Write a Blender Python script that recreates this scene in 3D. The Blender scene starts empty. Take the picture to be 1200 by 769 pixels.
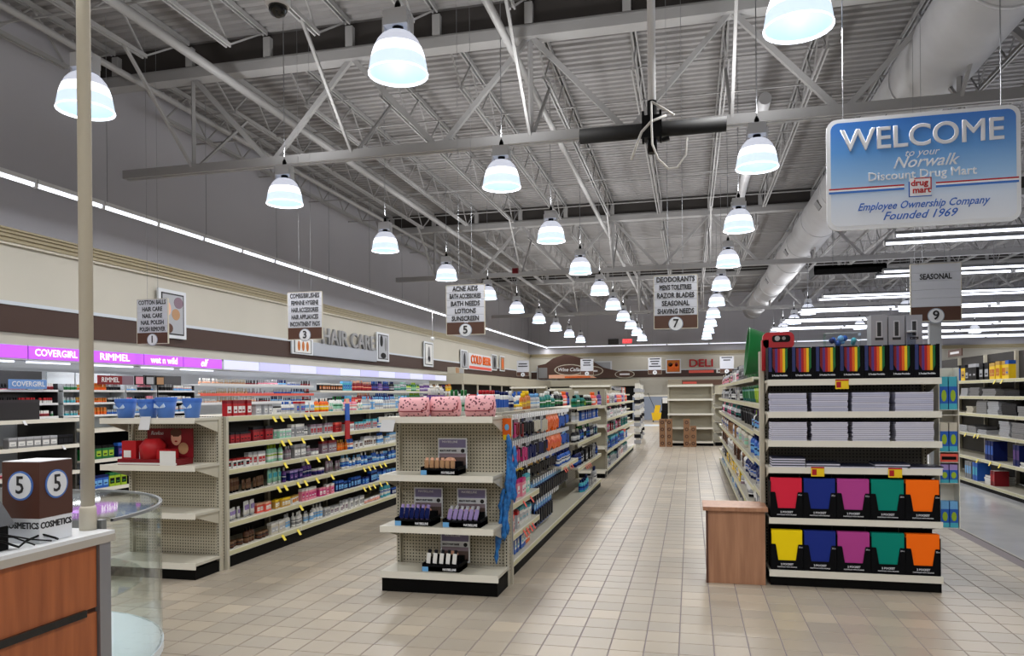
import bpy, math, random
from mathutils import Matrix, Vector
PI = math.pi
SC = bpy.context.scene
COL = SC.collection
rng = random.Random(11)

# ------------------------------------------------------------------ camera
cam_d = bpy.data.cameras.new('camera')
cam = bpy.data.objects.new('camera', cam_d)
COL.objects.link(cam)
YAW, ROLL = .2348, -.0093
_r = Vector((math.cos(YAW), math.sin(YAW), 0)); _u = Vector((0, 0, 1)); _f = Vector((-math.sin(YAW), math.cos(YAW), 0))
_R = _r * math.cos(ROLL) + _u * math.sin(ROLL)
_U = _u * math.cos(ROLL) - _r * math.sin(ROLL)
cam.matrix_world = Matrix(((_R.x, _U.x, -_f.x, 0), (_R.y, _U.y, -_f.y, 0), (_R.z, _U.z, -_f.z, 1.5), (0, 0, 0, 1)))
cam_d.sensor_fit = 'HORIZONTAL'
cam_d.sensor_width = 36
cam_d.lens = 36 * 875.4 / 1200
cam_d.shift_y = (463.36 - 384.5) / 1200
cam_d.clip_end = 300
SC.camera = cam

# ------------------------------------------------------------------ world, exposure
w = bpy.data.worlds.new('world'); SC.world = w; w.use_nodes = True
w.node_tree.nodes['Background'].inputs[0].default_value = (.62, .66, .72, 1)
w.node_tree.nodes['Background'].inputs[1].default_value = .25
SC.view_settings.view_transform = 'Standard'
SC.view_settings.look = 'None'
SC.view_settings.gamma = 1
SC.view_settings.exposure = 0.0
SC.cycles.use_denoising = True
SC.cycles.max_bounces = 6
SC.cycles.diffuse_bounces = 4
SC.cycles.transparent_max_bounces = 12
SC.cycles.caustics_reflective = False
SC.cycles.caustics_refractive = False
SC.cycles.sample_clamp_indirect = 4

PENDANT_W = 60.0      # each high-bay pendant, downward
PENDANT_UP = 27.0      # light leaving the clear dome upward
STRIP_W = 22.0        # each 2.4 m of the cove strip
ROW_W = 60.0          # each 2.4 m fluorescent over the seasonal area

def area_light(name, loc, power, sx, sy=None, rot=(0, 0, 0), color=(1, 1, 1), parent=None, spread=PI):
    d = bpy.data.lights.new(name, 'AREA'); d.energy = power; d.color = color
    if sy is None: d.shape = 'DISK'; d.size = sx
    else: d.shape = 'RECTANGLE'; d.size = sx; d.size_y = sy
    d.spread = spread
    o = bpy.data.objects.new(name, d); o.location = loc; o.rotation_euler = rot
    COL.objects.link(o); o.parent = parent
    return o

# ------------------------------------------------------------------ materials
def lin(c):
    return tuple(((x / 255) / 12.92 if x / 255 <= .04045 else ((x / 255 + .055) / 1.055) ** 2.4) for x in c)
RGB = dict(white=(222, 222, 220), cream=(196, 190, 174), beige=(176, 170, 152), black=(7, 7, 9), charcoal=(28, 28, 33),
  grey=(128, 128, 130), silver=(168, 170, 176), red=(168, 24, 32), crimson=(120, 18, 28), coral=(226, 92, 78),
  orange=(222, 98, 24), amber=(188, 104, 30), yellow=(232, 196, 30), gold=(190, 150, 70), lime=(150, 180, 40),
  green=(26, 104, 52), teal=(10, 110, 104), turquoise=(70, 170, 190), skyblue=(110, 170, 220), blue=(36, 90, 180),
  navy=(18, 30, 84), purple=(86, 50, 120), lilac=(150, 132, 186), pink=(226, 140, 160), magenta=(196, 50, 120),
  mauve=(130, 108, 122), brown=(84, 52, 36), tan=(176, 136, 100), mint=(150, 204, 180), peach=(232, 178, 150), bronze=(110, 80, 56))
SAY = dict(skyblue='sky-blue')
_m = {}
def mat(name, rgb=None, rough=.5, metal=0., emit=0., spec=.5, lin_rgb=None):
    if name in _m: return _m[name]
    m = bpy.data.materials.new(name); m.use_nodes = True
    b = m.node_tree.nodes['Principled BSDF']
    c = lin_rgb or lin(rgb)
    b.inputs['Base Color'].default_value = (*c, 1)
    b.inputs['Roughness'].default_value = rough
    b.inputs['Metallic'].default_value = metal
    b.inputs['Specular IOR Level'].default_value = spec
    if emit:
        b.inputs['Emission Color'].default_value = (*c, 1)
        b.inputs['Emission Strength'].default_value = emit
    m.diffuse_color = (*c, 1)
    _m[name] = m
    return m
def C(n):                                              # packaging colour
    return mat('pack_' + n, RGB[n], .45, spec=.12 if n in ('black', 'charcoal', 'navy') else .3)
class NT:
    def __init__(s, m): s.m = m; s.t = m.node_tree; s.n = s.t.nodes; s.b = s.n['Principled BSDF']
    def add(s, typ, **kw):
        x = s.n.new(typ)
        for k, v in kw.items(): setattr(x, k, v)
        return x
    def link(s, a, b): s.t.links.new(a, b)
    def math(s, op, a, b=None, c=None):
        x = s.n.new('ShaderNodeMath'); x.operation = op
        for i, v in enumerate((a, b, c)):
            if v is None: continue
            if isinstance(v, (int, float)): x.inputs[i].default_value = v
            else: s.link(v, x.inputs[i])
        return x.outputs[0]

def noise_color(name, c1, c2, scale, rough=.5, stretch=(1, 1, 1), detail=3, bump=0., coord='Object', rough2=None):
    m = mat(name, c1, rough); t = NT(m)
    tc = t.add('ShaderNodeTexCoord'); mp = t.add('ShaderNodeMapping'); mp.inputs['Scale'].default_value = stretch
    t.link(tc.outputs[coord], mp.inputs[0])
    nz = t.add('ShaderNodeTexNoise'); nz.inputs['Scale'].default_value = scale; nz.inputs['Detail'].default_value = detail
    t.link(mp.outputs[0], nz.inputs['Vector'])
    cr = t.add('ShaderNodeValToRGB'); cr.color_ramp.elements[0].position = .3; cr.color_ramp.elements[1].position = .7
    cr.color_ramp.elements[0].color = (*lin(c1), 1); cr.color_ramp.elements[1].color = (*lin(c2), 1)
    t.link(nz.outputs[0], cr.inputs[0]); t.link(cr.outputs[0], t.b.inputs['Base Color'])
    if bump:
        bp = t.add('ShaderNodeBump'); bp.inputs['Strength'].default_value = bump; bp.inputs['Distance'].default_value = .005
        t.link(nz.outputs[0], bp.inputs['Height']); t.link(bp.outputs[0], t.b.inputs['Normal'])
    return m

def tile_material():
    m = mat('quarry_tile', (170, 158, 140), .33); t = NT(m)
    g = t.add('ShaderNodeNewGeometry'); sx = t.add('ShaderNodeSeparateXYZ'); t.link(g.outputs['Position'], sx.inputs[0])
    fx = t.math('FLOOR', t.math('DIVIDE', t.math('ADD', sx.outputs[0], .08), .2)); fy = t.math('FLOOR', t.math('DIVIDE', sx.outputs[1], .2))
    cb = t.add('ShaderNodeCombineXYZ'); t.link(fx, cb.inputs[0]); t.link(fy, cb.inputs[1])
    wn = t.add('ShaderNodeTexWhiteNoise'); t.link(cb.outputs[0], wn.inputs['Vector'])
    cr = t.add('ShaderNodeValToRGB'); e = cr.color_ramp.elements
    e[0].color = (*lin((154, 145, 132)), 1); e[1].color = (*lin((176, 164, 146)), 1)
    k = cr.color_ramp.elements.new(.85); k.color = (*lin((165, 154, 138)), 1)
    t.link(wn.outputs[0], cr.inputs[0])
    nz = t.add('ShaderNodeTexNoise'); nz.inputs['Scale'].default_value = 1.3; nz.inputs['Detail'].default_value = 5
    t.link(g.outputs['Position'], nz.inputs['Vector'])
    mx = t.add('ShaderNodeMixRGB', blend_type='MULTIPLY'); mx.inputs[0].default_value = .35
    r2 = t.add('ShaderNodeValToRGB'); r2.color_ramp.elements[0].position = .35; r2.color_ramp.elements[1].position = .65
    r2.color_ramp.elements[0].color = (.78, .77, .76, 1); r2.color_ramp.elements[1].color = (1, 1, 1, 1)
    t.link(nz.outputs[0], r2.inputs[0]); t.link(cr.outputs[0], mx.inputs[1]); t.link(r2.outputs[0], mx.inputs[2])
    t.link(mx.outputs[0], t.b.inputs['Base Color'])
    t.link(t.math('MULTIPLY_ADD', nz.outputs[0], .22, .26), t.b.inputs['Roughness'])
    return m

def peg_material(name, base, pitch=.026, r=.23, hole=(40, 38, 34)):
    m = mat(name, base, .5); t = NT(m)
    g = t.add('ShaderNodeNewGeometry'); s = t.add('ShaderNodeSeparateXYZ'); t.link(g.outputs['Position'], s.inputs[0])
    n = t.add('ShaderNodeSeparateXYZ'); t.link(g.outputs['Normal'], n.inputs[0])
    isx = t.math('GREATER_THAN', t.math('ABSOLUTE', n.outputs[0]), .5)
    h = t.math('ADD', t.math('MULTIPLY', s.outputs[1], isx), t.math('MULTIPLY', s.outputs[0], t.math('SUBTRACT', 1., isx)))
    a = t.math('SUBTRACT', t.math('FRACT', t.math('DIVIDE', t.math('ADD', h, 40.), pitch)), .5)
    b = t.math('SUBTRACT', t.math('FRACT', t.math('DIVIDE', s.outputs[2], pitch)), .5)
    d = t.math('ADD', t.math('MULTIPLY', a, a), t.math('MULTIPLY', b, b))
    k = t.math('LESS_THAN', d, r * r)
    mx = t.add('ShaderNodeMixRGB'); t.link(k, mx.inputs[0])
    mx.inputs[1].default_value = (*lin(base), 1); mx.inputs[2].default_value = (*lin(hole), 1)
    t.link(mx.outputs[0], t.b.inputs['Base Color'])
    return m

def wood_material(name, c1, c2, rough=.4):
    return noise_color(name, c1, c2, 3.0, rough, (9, 9, .7), 6)

def glass_material(name='clear_glass', tint=(.955, .985, .98), refl=.09):
    m = bpy.data.materials.new(name); m.use_nodes = True; t = m.node_tree
    t.nodes.clear()
    o = t.nodes.new('ShaderNodeOutputMaterial'); mx = t.nodes.new('ShaderNodeMixShader'); tr = t.nodes.new('ShaderNodeBsdfTransparent')
    gl = t.nodes.new('ShaderNodeBsdfGlossy'); gl.inputs['Roughness'].default_value = .03; fr = t.nodes.new('ShaderNodeLayerWeight'); fr.inputs[0].default_value = .5; pw = t.nodes.new('ShaderNodeMath'); pw.operation = 'POWER'; pw.inputs[1].default_value = 4; ma = t.nodes.new('ShaderNodeMath'); ma.operation = 'MULTIPLY_ADD'; ma.inputs[1].default_value = .5; ma.inputs[2].default_value = .04; t.links.new(fr.outputs['Facing'], pw.inputs[0]); t.links.new(pw.outputs[0], ma.inputs[0])
    tr.inputs[0].default_value = (*tint, 1)
    t.links.new(ma.outputs[0], mx.inputs[0]); t.links.new(tr.outputs[0], mx.inputs[1]); t.links.new(gl.outputs[0], mx.inputs[2])
    t.links.new(mx.outputs[0], o.inputs[0])
    _m[name] = m
    return m

SHELF = mat('shelf_enamel', (222, 219, 208), .32)
SHELF_T = mat('shelf_deck', (190, 186, 172), .4)
UPRIGHT = mat('upright_enamel', (184, 179, 163), .4)
PANEL = mat('back_panel', (160, 154, 136), .55)
PEG = peg_material('pegboard', (184, 177, 158))
PEGD = peg_material('pegboard_dark', (96, 94, 92), hole=(20, 20, 20))
KICK = mat('kick_black', (5, 5, 5), .6, spec=.1)
LIPTAG = mat('price_strip', (200, 196, 160), .45)
BLACK = mat('black_plastic', (7, 7, 8), .45, spec=.15)
BOARD = mat('black_card', (6, 7, 11), .6, spec=.1)
WHITE = mat('white_enamel', (218, 219, 222), .4)
STEEL = mat('galvanised_steel', (150, 152, 156), .35, .8)
CEILP = noise_color('ceiling_paint', (140, 138, 138), (148, 146, 146), 1.2, .7)
CEILM = mat('ceiling_steel_paint', (160, 159, 159), .6)
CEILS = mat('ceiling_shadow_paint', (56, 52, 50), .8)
UPWALL = noise_color('upper_wall_paint', (176, 175, 182), (182, 181, 187), .5, .8)
CREAMW = noise_color('cream_wall_paint', (190, 186, 174), (196, 191, 179), .7, .7)
BROWN = mat('brown_band_paint', (62, 38, 28), .6)
MOULD = mat('moulding_gold_beige', (158, 146, 116), .5)
MOULD2 = mat('moulding_pale', (200, 194, 178), .5)
BANDW = mat('band_white', (200, 206, 214), .5)
BROWNS = mat('sign_brown', (76, 46, 32), .5)
SIGNG = mat('sign_slat_grey', (192, 195, 205), .5)
SIGNW = mat('sign_white', (216, 219, 224), .5)
INK = mat('sign_ink', (22, 22, 26), .6)
INKW = mat('white_ink', (226, 226, 230), .5)
GLASS = glass_material()
TUBE_E = mat('fluorescent_tube', (240, 244, 255), .5, emit=3.2)
GROUT = mat('grout', (128, 120, 124), .8)
TILE = tile_material()

# ------------------------------------------------------------------ mesh builder
class MB:
    def __init__(s): s.v = []; s.f = []; s.m = []; s.mats = []; s.smooth = []
    def mi(s, m):
        if m not in s.mats: s.mats.append(m)
        return s.mats.index(m)
    def face(s, pts, m, sm=False):
        n = len(s.v); s.v += [tuple(p) for p in pts]; s.f.append(tuple(range(n, n + len(pts)))); s.m.append(s.mi(m)); s.smooth.append(sm)
    def box(s, x0, x1, y0, y1, z0, z1, m, skip=''):
        n = len(s.v); i = s.mi(m)
        s.v += [(x0, y0, z0), (x1, y0, z0), (x1, y1, z0), (x0, y1, z0), (x0, y0, z1), (x1, y0, z1), (x1, y1, z1), (x0, y1, z1)]
        F = {'b': (0, 3, 2, 1), 't': (4, 5, 6, 7), 'f': (0, 1, 5, 4), 'k': (2, 3, 7, 6), 'l': (3, 0, 4, 7), 'r': (1, 2, 6, 5)}
        for k, q in F.items():
            if k in skip: continue
            s.f.append(tuple(n + a for a in q)); s.m.append(i); s.smooth.append(False)
        return s
    def rings(s, R, m, cap0=True, cap1=True, sm=True, closed=True):
        n = len(s.v); k = len(R[0]); i = s.mi(m)
        for r in R: s.v += [tuple(p) for p in r]
        for a in range(len(R) - 1):
            for b in range(k if closed else k - 1):
                c = (b + 1) % k
                s.f.append((n + a * k + b, n + a * k + c, n + (a + 1) * k + c, n + (a + 1) * k + b)); s.m.append(i); s.smooth.append(sm)
        if cap0: s.f.append(tuple(n + b for b in reversed(range(k)))); s.m.append(i); s.smooth.append(False)
        if cap1: s.f.append(tuple(n + (len(R) - 1) * k + b for b in range(k))); s.m.append(i); s.smooth.append(False)
        return s
    def lathe(s, prof, m, seg=10, c=(0, 0), cap0=True, cap1=True, sm=True, sx=1, sy=1):
        return s.rings([[(c[0] + sx * r * math.cos(2 * PI * q / seg), c[1] + sy * r * math.sin(2 * PI * q / seg), z) for q in range(seg)] for r, z in prof], m, cap0, cap1, sm)
    def bar(s, p, q, r, m, seg=4, r2=None):
        p, q = Vector(p), Vector(q); d = (q - p).normalized()
        a = d.orthogonal().normalized() if abs(d.z) > .99 else d.cross(Vector((0, 0, 1))).normalized()
        b = d.cross(a); r2 = r2 or r; o = PI / 4 if seg == 4 else 0
        R = [[c + a * (r * math.cos(2 * PI * t / seg + o)) + b * (r2 * math.sin(2 * PI * t / seg + o)) for t in range(seg)] for c in (p, q)]
        return s.rings(R, m, sm=seg > 4)
    def path(s, pts, r, m, seg=6):
        pts = [Vector(p) for p in pts]; R = []
        prev = None
        for i, p in enumerate(pts):
            d = (pts[min(i + 1, len(pts) - 1)] - pts[max(i - 1, 0)]).normalized()
            a = d.orthogonal().normalized() if prev is None else (prev - d * prev.dot(d)).normalized()
            prev = a; b = d.cross(a)
            R.append([p + a * (r * math.cos(2 * PI * t / seg)) + b * (r * math.sin(2 * PI * t / seg)) for t in range(seg)])
        return s.rings(R, m)
    def prism(s, out, y0, y1, m):                      # outline in x-z, extruded along y
        n = len(out)
        s.rings([[(x, y0, z) for x, z in out], [(x, y1, z) for x, z in out]], m, sm=False)
        return s
    def mesh(s, name):
        me = bpy.data.meshes.new(name); me.from_pydata(s.v, [], s.f)
        for m in s.mats: me.materials.append(m)
        me.polygons.foreach_set('material_index', s.m); me.polygons.foreach_set('use_smooth', s.smooth)
        me.update(); return me

def link(name, me, parent=None, loc=(0, 0, 0), rz=0.):
    o = bpy.data.objects.new(name, me); COL.objects.link(o)
    o.location = loc
    if rz: o.rotation_euler = (0, 0, rz)
    if parent is not None: o.parent = parent
    return o
def obj(name, b, parent=None, loc=(0, 0, 0), rz=0.):
    return link(name, b.mesh(name), parent, loc, rz)
LABELS = {}
def tag(o, label, cat, group=None, kind=None):
    if kind: o['kind'] = kind
    o['label'] = label; o['category'] = cat
    if group: o['group'] = group
    n = len(label.split())
    if not 4 <= n <= 16: print('LABEL LENGTH', n, label)
    if label in LABELS and (LABELS[label] != group or not group): print('LABEL TWICE', label)
    LABELS[label] = group
    return o
def struct(o): o['kind'] = 'structure'; return o
def empty(name, loc=(0, 0, 0), rz=0.):
    o = bpy.data.objects.new(name, None); COL.objects.link(o); o.location = loc; o.rotation_euler = (0, 0, rz); return o
def text(s, size, m, loc, face='front', parent=None, sx=1., bold=0., shear=0., name='lettering', align='CENTER', ext=.0012, rotz=None, tilt=0.):
    c = bpy.data.curves.new(name, 'FONT'); c.body = s; c.size = size; c.align_x = align; c.align_y = 'CENTER'
    c.extrude = ext; c.bevel_depth = bold; c.bevel_resolution = 0; c.shear = shear; c.resolution_u = 6 if size > .15 else 2
    c.materials.append(m)
    o = bpy.data.objects.new(name, c); COL.objects.link(o)
    rz = {'front': 0, 'right': PI / 2, 'left': -PI / 2}[face] if rotz is None else rotz
    o.rotation_euler = (PI / 2 , tilt, rz); o.location = loc; o.scale = (sx, 1, 1)
    if parent is not None: o.parent = parent
    TEXTS.append(o)
    return o
TEXTS = []
def texts_to_meshes():
    bpy.context.view_layer.update(); dg = bpy.context.evaluated_depsgraph_get(); jobs = []
    for o in TEXTS:
        me = bpy.data.meshes.new_from_object(o.evaluated_get(dg)); jobs.append((o, me))
    for o, me in jobs:
        n = bpy.data.objects.new('tmp', me); COL.objects.link(n); n.parent = o.parent
        n.location = o.location; n.rotation_euler = o.rotation_euler; n.scale = o.scale
        for k in ('label', 'category', 'group', 'kind'):
            if k in o: n[k] = o[k]
        nm = o.name.split('.')[0]; bpy.data.objects.remove(o); n.name = nm; me.name = nm
def rrect(x0, x1, z0, z1, r, n=5):
    out = []
    for cx, cz, a in ((x1 - r, z0 + r, -PI / 2), (x1 - r, z1 - r, 0), (x0 + r, z1 - r, PI / 2), (x0 + r, z0 + r, PI)):
        for k in range(n + 1):
            t = a + k * PI / 2 / n; out.append((cx + r * math.cos(t), cz + r * math.sin(t)))
    return out
def ell(cx, cz, rx, rz, n=20): return [(cx + rx * math.cos(2 * PI * k / n), cz + rz * math.sin(2 * PI * k / n)) for k in range(n)]
ORD = 'first second third fourth fifth sixth seventh eighth ninth tenth eleventh twelfth thirteenth fourteenth fifteenth sixteenth seventeenth eighteenth nineteenth twentieth'.split()
TENS = ['', '', 'twenty', 'thirty', 'forty', 'fifty', 'sixty', 'seventy', 'eighty', 'ninety']
def ordn(i):
    i += 1
    if i <= 20: return ORD[i - 1]
    t, u = divmod(i, 10)
    if u == 0: return TENS[t][:-1] + 'ieth'
    return TENS[t] + '-' + ORD[u - 1]

# ------------------------------------------------------------------ room shell
XW, XE, Y0, YB, ZC = -9.95, 19.5, -8.0, 46.2, 7.45
fl = struct(obj('floor', MB().box(XW, 2.85, Y0, YB, -.1, -.004, GROUT)))
VIN = noise_color('white_vinyl', (176, 178, 184), (192, 193, 198), 2.2, .16, detail=6)
f2 = struct(obj('floor', MB().box(2.85, XE, Y0, YB, -.1, 0, VIN)))
def tile_at(b, i, j, m=TILE):
    x, y, g, e = -.08 + i * .2, j * .2, .0028, .006
    x0, x1, y0, y1 = x + g, x + .2 - g, y + g, y + .2 - g
    n = len(b.v); k = b.mi(m)
    b.v += [(x0, y0, -.004), (x1, y0, -.004), (x1, y1, -.004), (x0, y1, -.004), (x0 + e / 3, y0 + e / 3, 0), (x1 - e / 3, y0 + e / 3, 0), (x1 - e / 3, y1 - e / 3, 0), (x0 + e / 3, y1 - e / 3, 0)]
    for q in ((4, 5, 6, 7), (0, 1, 5, 4), (1, 2, 6, 5), (2, 3, 7, 6), (3, 0, 4, 7)):
        b.f.append(tuple(n + a for a in q)); b.m.append(k); b.smooth.append(False)
tb = MB(); tile_at(tb, 0, 0); tile_me = tb.mesh('tile')
done = set()
i0, i1 = -13, 14
for j in range(21, 32):
    for i in range(i0, i1):
        if len(done) >= 290: break
        x = -.08 + i * .2
        if j < 24 and x < -2.3: continue
        done.add((i, j)); link('tile', tile_me, fl, (i * .2, j * .2, 0))
rest = MB()
for j in range(5, 150):
    for i in range(-49, 15):
        if (i, j) in done or -.08 + i * .2 + .2 > 2.85: continue
        tile_at(rest, i, j)
o = obj('tile', rest, fl); o['kind'] = 'stuff'
rest = MB(); rest.box(XW, 2.85, 30.0, YB, -.004, 0, mat('far_tile', (168, 156, 139), .35)); rest.box(XW, 2.85, Y0, 1.0, -.004, 0, TILE)
obj('tile_field', rest, fl)
struct(obj('trim', MB().box(2.835, 2.862, Y0, YB, -.003, .003, mat('floor_divider', (132, 128, 122), .4))))

def wall(name, x0, x1, y0, y1, inner, axis):
    b = MB()
    b.box(x0, x1, y0, y1, 0, 3.95, CREAMW); b.box(x0, x1, y0, y1, 3.95, ZC + .3, UPWALL)
    return struct(obj(name, b))
wall('wall_left', XW - .2, XW, Y0, YB, 0, 0)
wall('wall_back', XW, XE, YB, YB + .2, 0, 0)
wall('wall_right', XE, XE + .2, Y0, YB, 0, 0)
wall('wall_front', XW, XE, Y0 - .2, Y0, 0, 0)
# band and mouldings along the left and back walls
def trims(n0, mk):
    struct(obj('trim_%d' % n0, mk(.03, 2.52, 2.93, BROWN)))
    struct(obj('trim_%d' % (n0 + 1), mk(.045, 2.93, 2.985, BANDW)))
    b = mk(.05, 3.83, 3.87, MOULD2)
    for k, (d, z0, z1, m) in enumerate(((.07, 3.87, 3.93, MOULD), (.10, 3.93, 3.985, MOULD), (.13, 3.985, 4.03, MOULD), (.16, 4.03, 4.06, MOULD))):
        c = mk(d, z0, z1, m)
        n = len(b.v); b.v += c.v; b.f += [tuple(a + n for a in f) for f in c.f]; b.m += [b.mi(m)] * len(c.f); b.smooth += c.smooth
    struct(obj('trim_%d' % (n0 + 2), b))
trims(1, lambda d, z0, z1, m: MB().box(XW, XW + d, Y0, YB, z0, z1, m))
trims(4, lambda d, z0, z1, m: MB().box(XW + .17, XE, YB - d, YB, z0, z1, m))
trims(7, lambda d, z0, z1, m: MB().box(XE - d, XE, Y0, YB - .17, z0, z1, m))

# ------------------------------------------------------------------ ceiling: corrugated deck, joists, girders
cb = MB()
cb.box(XW, XE, Y0, YB, ZC + .045, ZC + .2, CEILP)
ceil = struct(obj('ceiling', cb))
rb = MB()
y = Y0 + .02
while y < YB - .2:                                      # wide deck ribs hanging below the deck
    rb.face([(XW, y, ZC + .045), (XE, y, ZC + .045), (XE, y + .03, ZC), (XW, y + .03, ZC)], CEILP)
    rb.face([(XW, y + .03, ZC), (XE, y + .03, ZC), (XE, y + .115, ZC), (XW, y + .115, ZC)], CEILP)
    rb.face([(XW, y + .115, ZC), (XE, y + .115, ZC), (XE, y + .145, ZC + .045), (XW, y + .145, ZC + .045)], CEILP)
    y += .2
obj('deck_rib', rb, ceil)['kind'] = 'stuff'
GY = [-1.2, 11.0, 23.2, 35.4]
spans = [(Y0, -1.35), (-1.05, 10.85), (11.15, 23.05), (23.35, 35.25), (35.55, YB)]
def joist(L):
    b = MB()
    for dx in (-.045, .02): b.box(dx, dx + .025, 0, L, 7.36, 7.44, CEILM)
    e = 1.0
    for dx in (-.045, .02): b.box(dx, dx + .025, e, L - e, 6.72, 6.78, CEILM)
    n = max(4, int(round((L - 2 * e) / .6))) // 2 * 2; st = (L - 2 * e) / n
    for k in range(n):
        za, zb = (6.76, 7.38) if k % 2 == 0 else (7.38, 6.76)
        b.bar((0, e + k * st, za), (0, e + (k + 1) * st, zb), .016, CEILM)
    b.bar((0, .05, 7.38), (0, e, 6.76), .018, CEILM); b.bar((0, L - .05, 7.38), (0, L - e, 6.76), .018, CEILM)
    return b.mesh('roof_joist')
JX = [.6 + 1.45 * k for k in range(-7, 13)]
for a, c in spans:
    me = joist(c - a)
    for x in JX: link('roof_joist', me, ceil, (x, a, 0))
def girder():
    b = MB()
    for dy in (-.08, .02): b.box(-9.45, XE, dy, dy + .06, 5.28, 5.34, CEILM)
    for dy in (-.08, .02): b.box(-9.45, XE, dy + (0 if dy < 0 else .05), dy + .01 + (0 if dy < 0 else .05), 5.34, 5.42, CEILM)
    b.box(XW, XE, -.13, .13, 6.84, 7.0, CEILM)
    b.box(XW, XE, -.10, .10, 7.0, 7.04, CEILM)
    return b.mesh('roof_girder')
gm = girder()
tops = [x for k, x in enumerate(JX) if k % 2 == 1]
web = MB()
for k, x in enumerate(tops):
    xb = x + 1.45
    if xb < XE: web.bar((x, 0, 6.9), (xb, 0, 5.32), .055, CEILM)
    if x - 1.45 > -9.45: web.bar((x, 0, 6.9), (x - 1.45, 0, 5.32), .05, CEILM)
    if k % 2 == 0: web.bar((x, 0, 6.9), (x, 0, 5.34), .04, CEILM)
wm = web.mesh('girder_web')
for y in GY:
    g = link('roof_girder', gm, ceil, (0, y, 0)); link('web', wm, g)
    ss = MB()
    for x in JX: ss.box(x - .06, x + .06, -.12, .12, 7.04, 7.36, CEILM)
    obj('joist_seat', ss, g)['kind'] = 'stuff'
    obj('gap_shade', MB().box(XW, XE, -.02, .02, 7.05, 7.44, CEILS), g)  # dark sheet standing in for the shade in the gap between girder and deck
br = MB()
for a, c in spans[1:]:
    for k in range(1, 5):
        yy = a + (c - a) * k / 5
        br.bar((XW, yy, 6.75), (XE, yy, 6.75), .018, CEILM); br.bar((XW, yy + .05, 7.36), (XE, yy + .05, 7.36), .018, CEILM)
obj('joist_bridging', br, ceil)['kind'] = 'stuff'
kb = MB()                                              # kickers from the girder's bottom chord up to the joists
for y in GY:
    for x in (-8.1, -5.2, -2.3, .6, 3.5, 9.3):
        kb.bar((x, y, 5.33), (x, y + 1.6, 6.75), .03, CEILM); kb.bar((x, y, 5.33), (x, y - 1.6, 6.75), .03, CEILM)
obj('girder_brace', kb, ceil)['kind'] = 'stuff'
# overhead pipes and ducts
PIPEM = mat('pipe_paint', (150, 149, 149), .5)
for x, z, r, lab in ((-6.95, 6.45, .07, 'thick grey overhead pipe running lengthwise above the HAIR CARE aisle'), (-8.35, 6.45, .05, 'slim grey overhead pipe close to the dark upper wall'),
                     (-2.43, 6.42, .055, 'grey overhead pipe running lengthwise over the pegged gondola row')):
    b = MB(); b.bar((x, Y0 + .01, z), (x, YB - .01, z), r, PIPEM, 10)
    tag(obj('overhead_pipe', b), lab, 'pipe')
b = MB()
DUCT = noise_color('spiral_duct_paint', (184, 184, 187), (192, 192, 195), 3, .45)
b.rings([[(3.42 + .5 * math.cos(2 * PI * t / 28), yy, 6.15 + .5 * math.sin(2 * PI * t / 28)) for t in range(28)] for yy in (Y0 + .05, 44.0)], DUCT)
d = tag(obj('round_duct', b), 'large round grey air duct running back under the roof beside the white-floored area', 'duct')
b = MB(); yy = 3.0
while yy < 43:
    b.rings([[(3.42 + rr * math.cos(2 * PI * t / 28), y2, 6.15 + rr * math.sin(2 * PI * t / 28)) for t in range(28)] for y2, rr in ((yy, .5), (yy, .515), (yy + .05, .515), (yy + .05, .5))], DUCT, False, False)
    yy += 3.05
obj('seam_band', b, d)['kind'] = 'stuff'
for yy in (6.5, 12.6, 18.7, 24.8, 31.0):
    b = MB(); b.box(-.02, .02, 0, .38, -.1, .1, mat('grille_dark', (74, 72, 72), .6))
    for k in range(7): b.box(-.035, -.02, .03 + k * .05, .05 + k * .05, -.09, .09, DUCT)
    g = obj('grille', b, d, (2.98, yy, 5.93)); g.rotation_euler = (0, -.55, 0)
b = MB(); b.rings([[(1.3 + .11 * math.cos(2 * PI * t / 14), yy, 6.6 + .11 * math.sin(2 * PI * t / 14)) for t in range(14)] for yy in (13.6, 23.0)], DUCT)
tag(obj('slim_duct', b), 'slim pale round duct between joists above the wide main aisle', 'duct')

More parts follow.
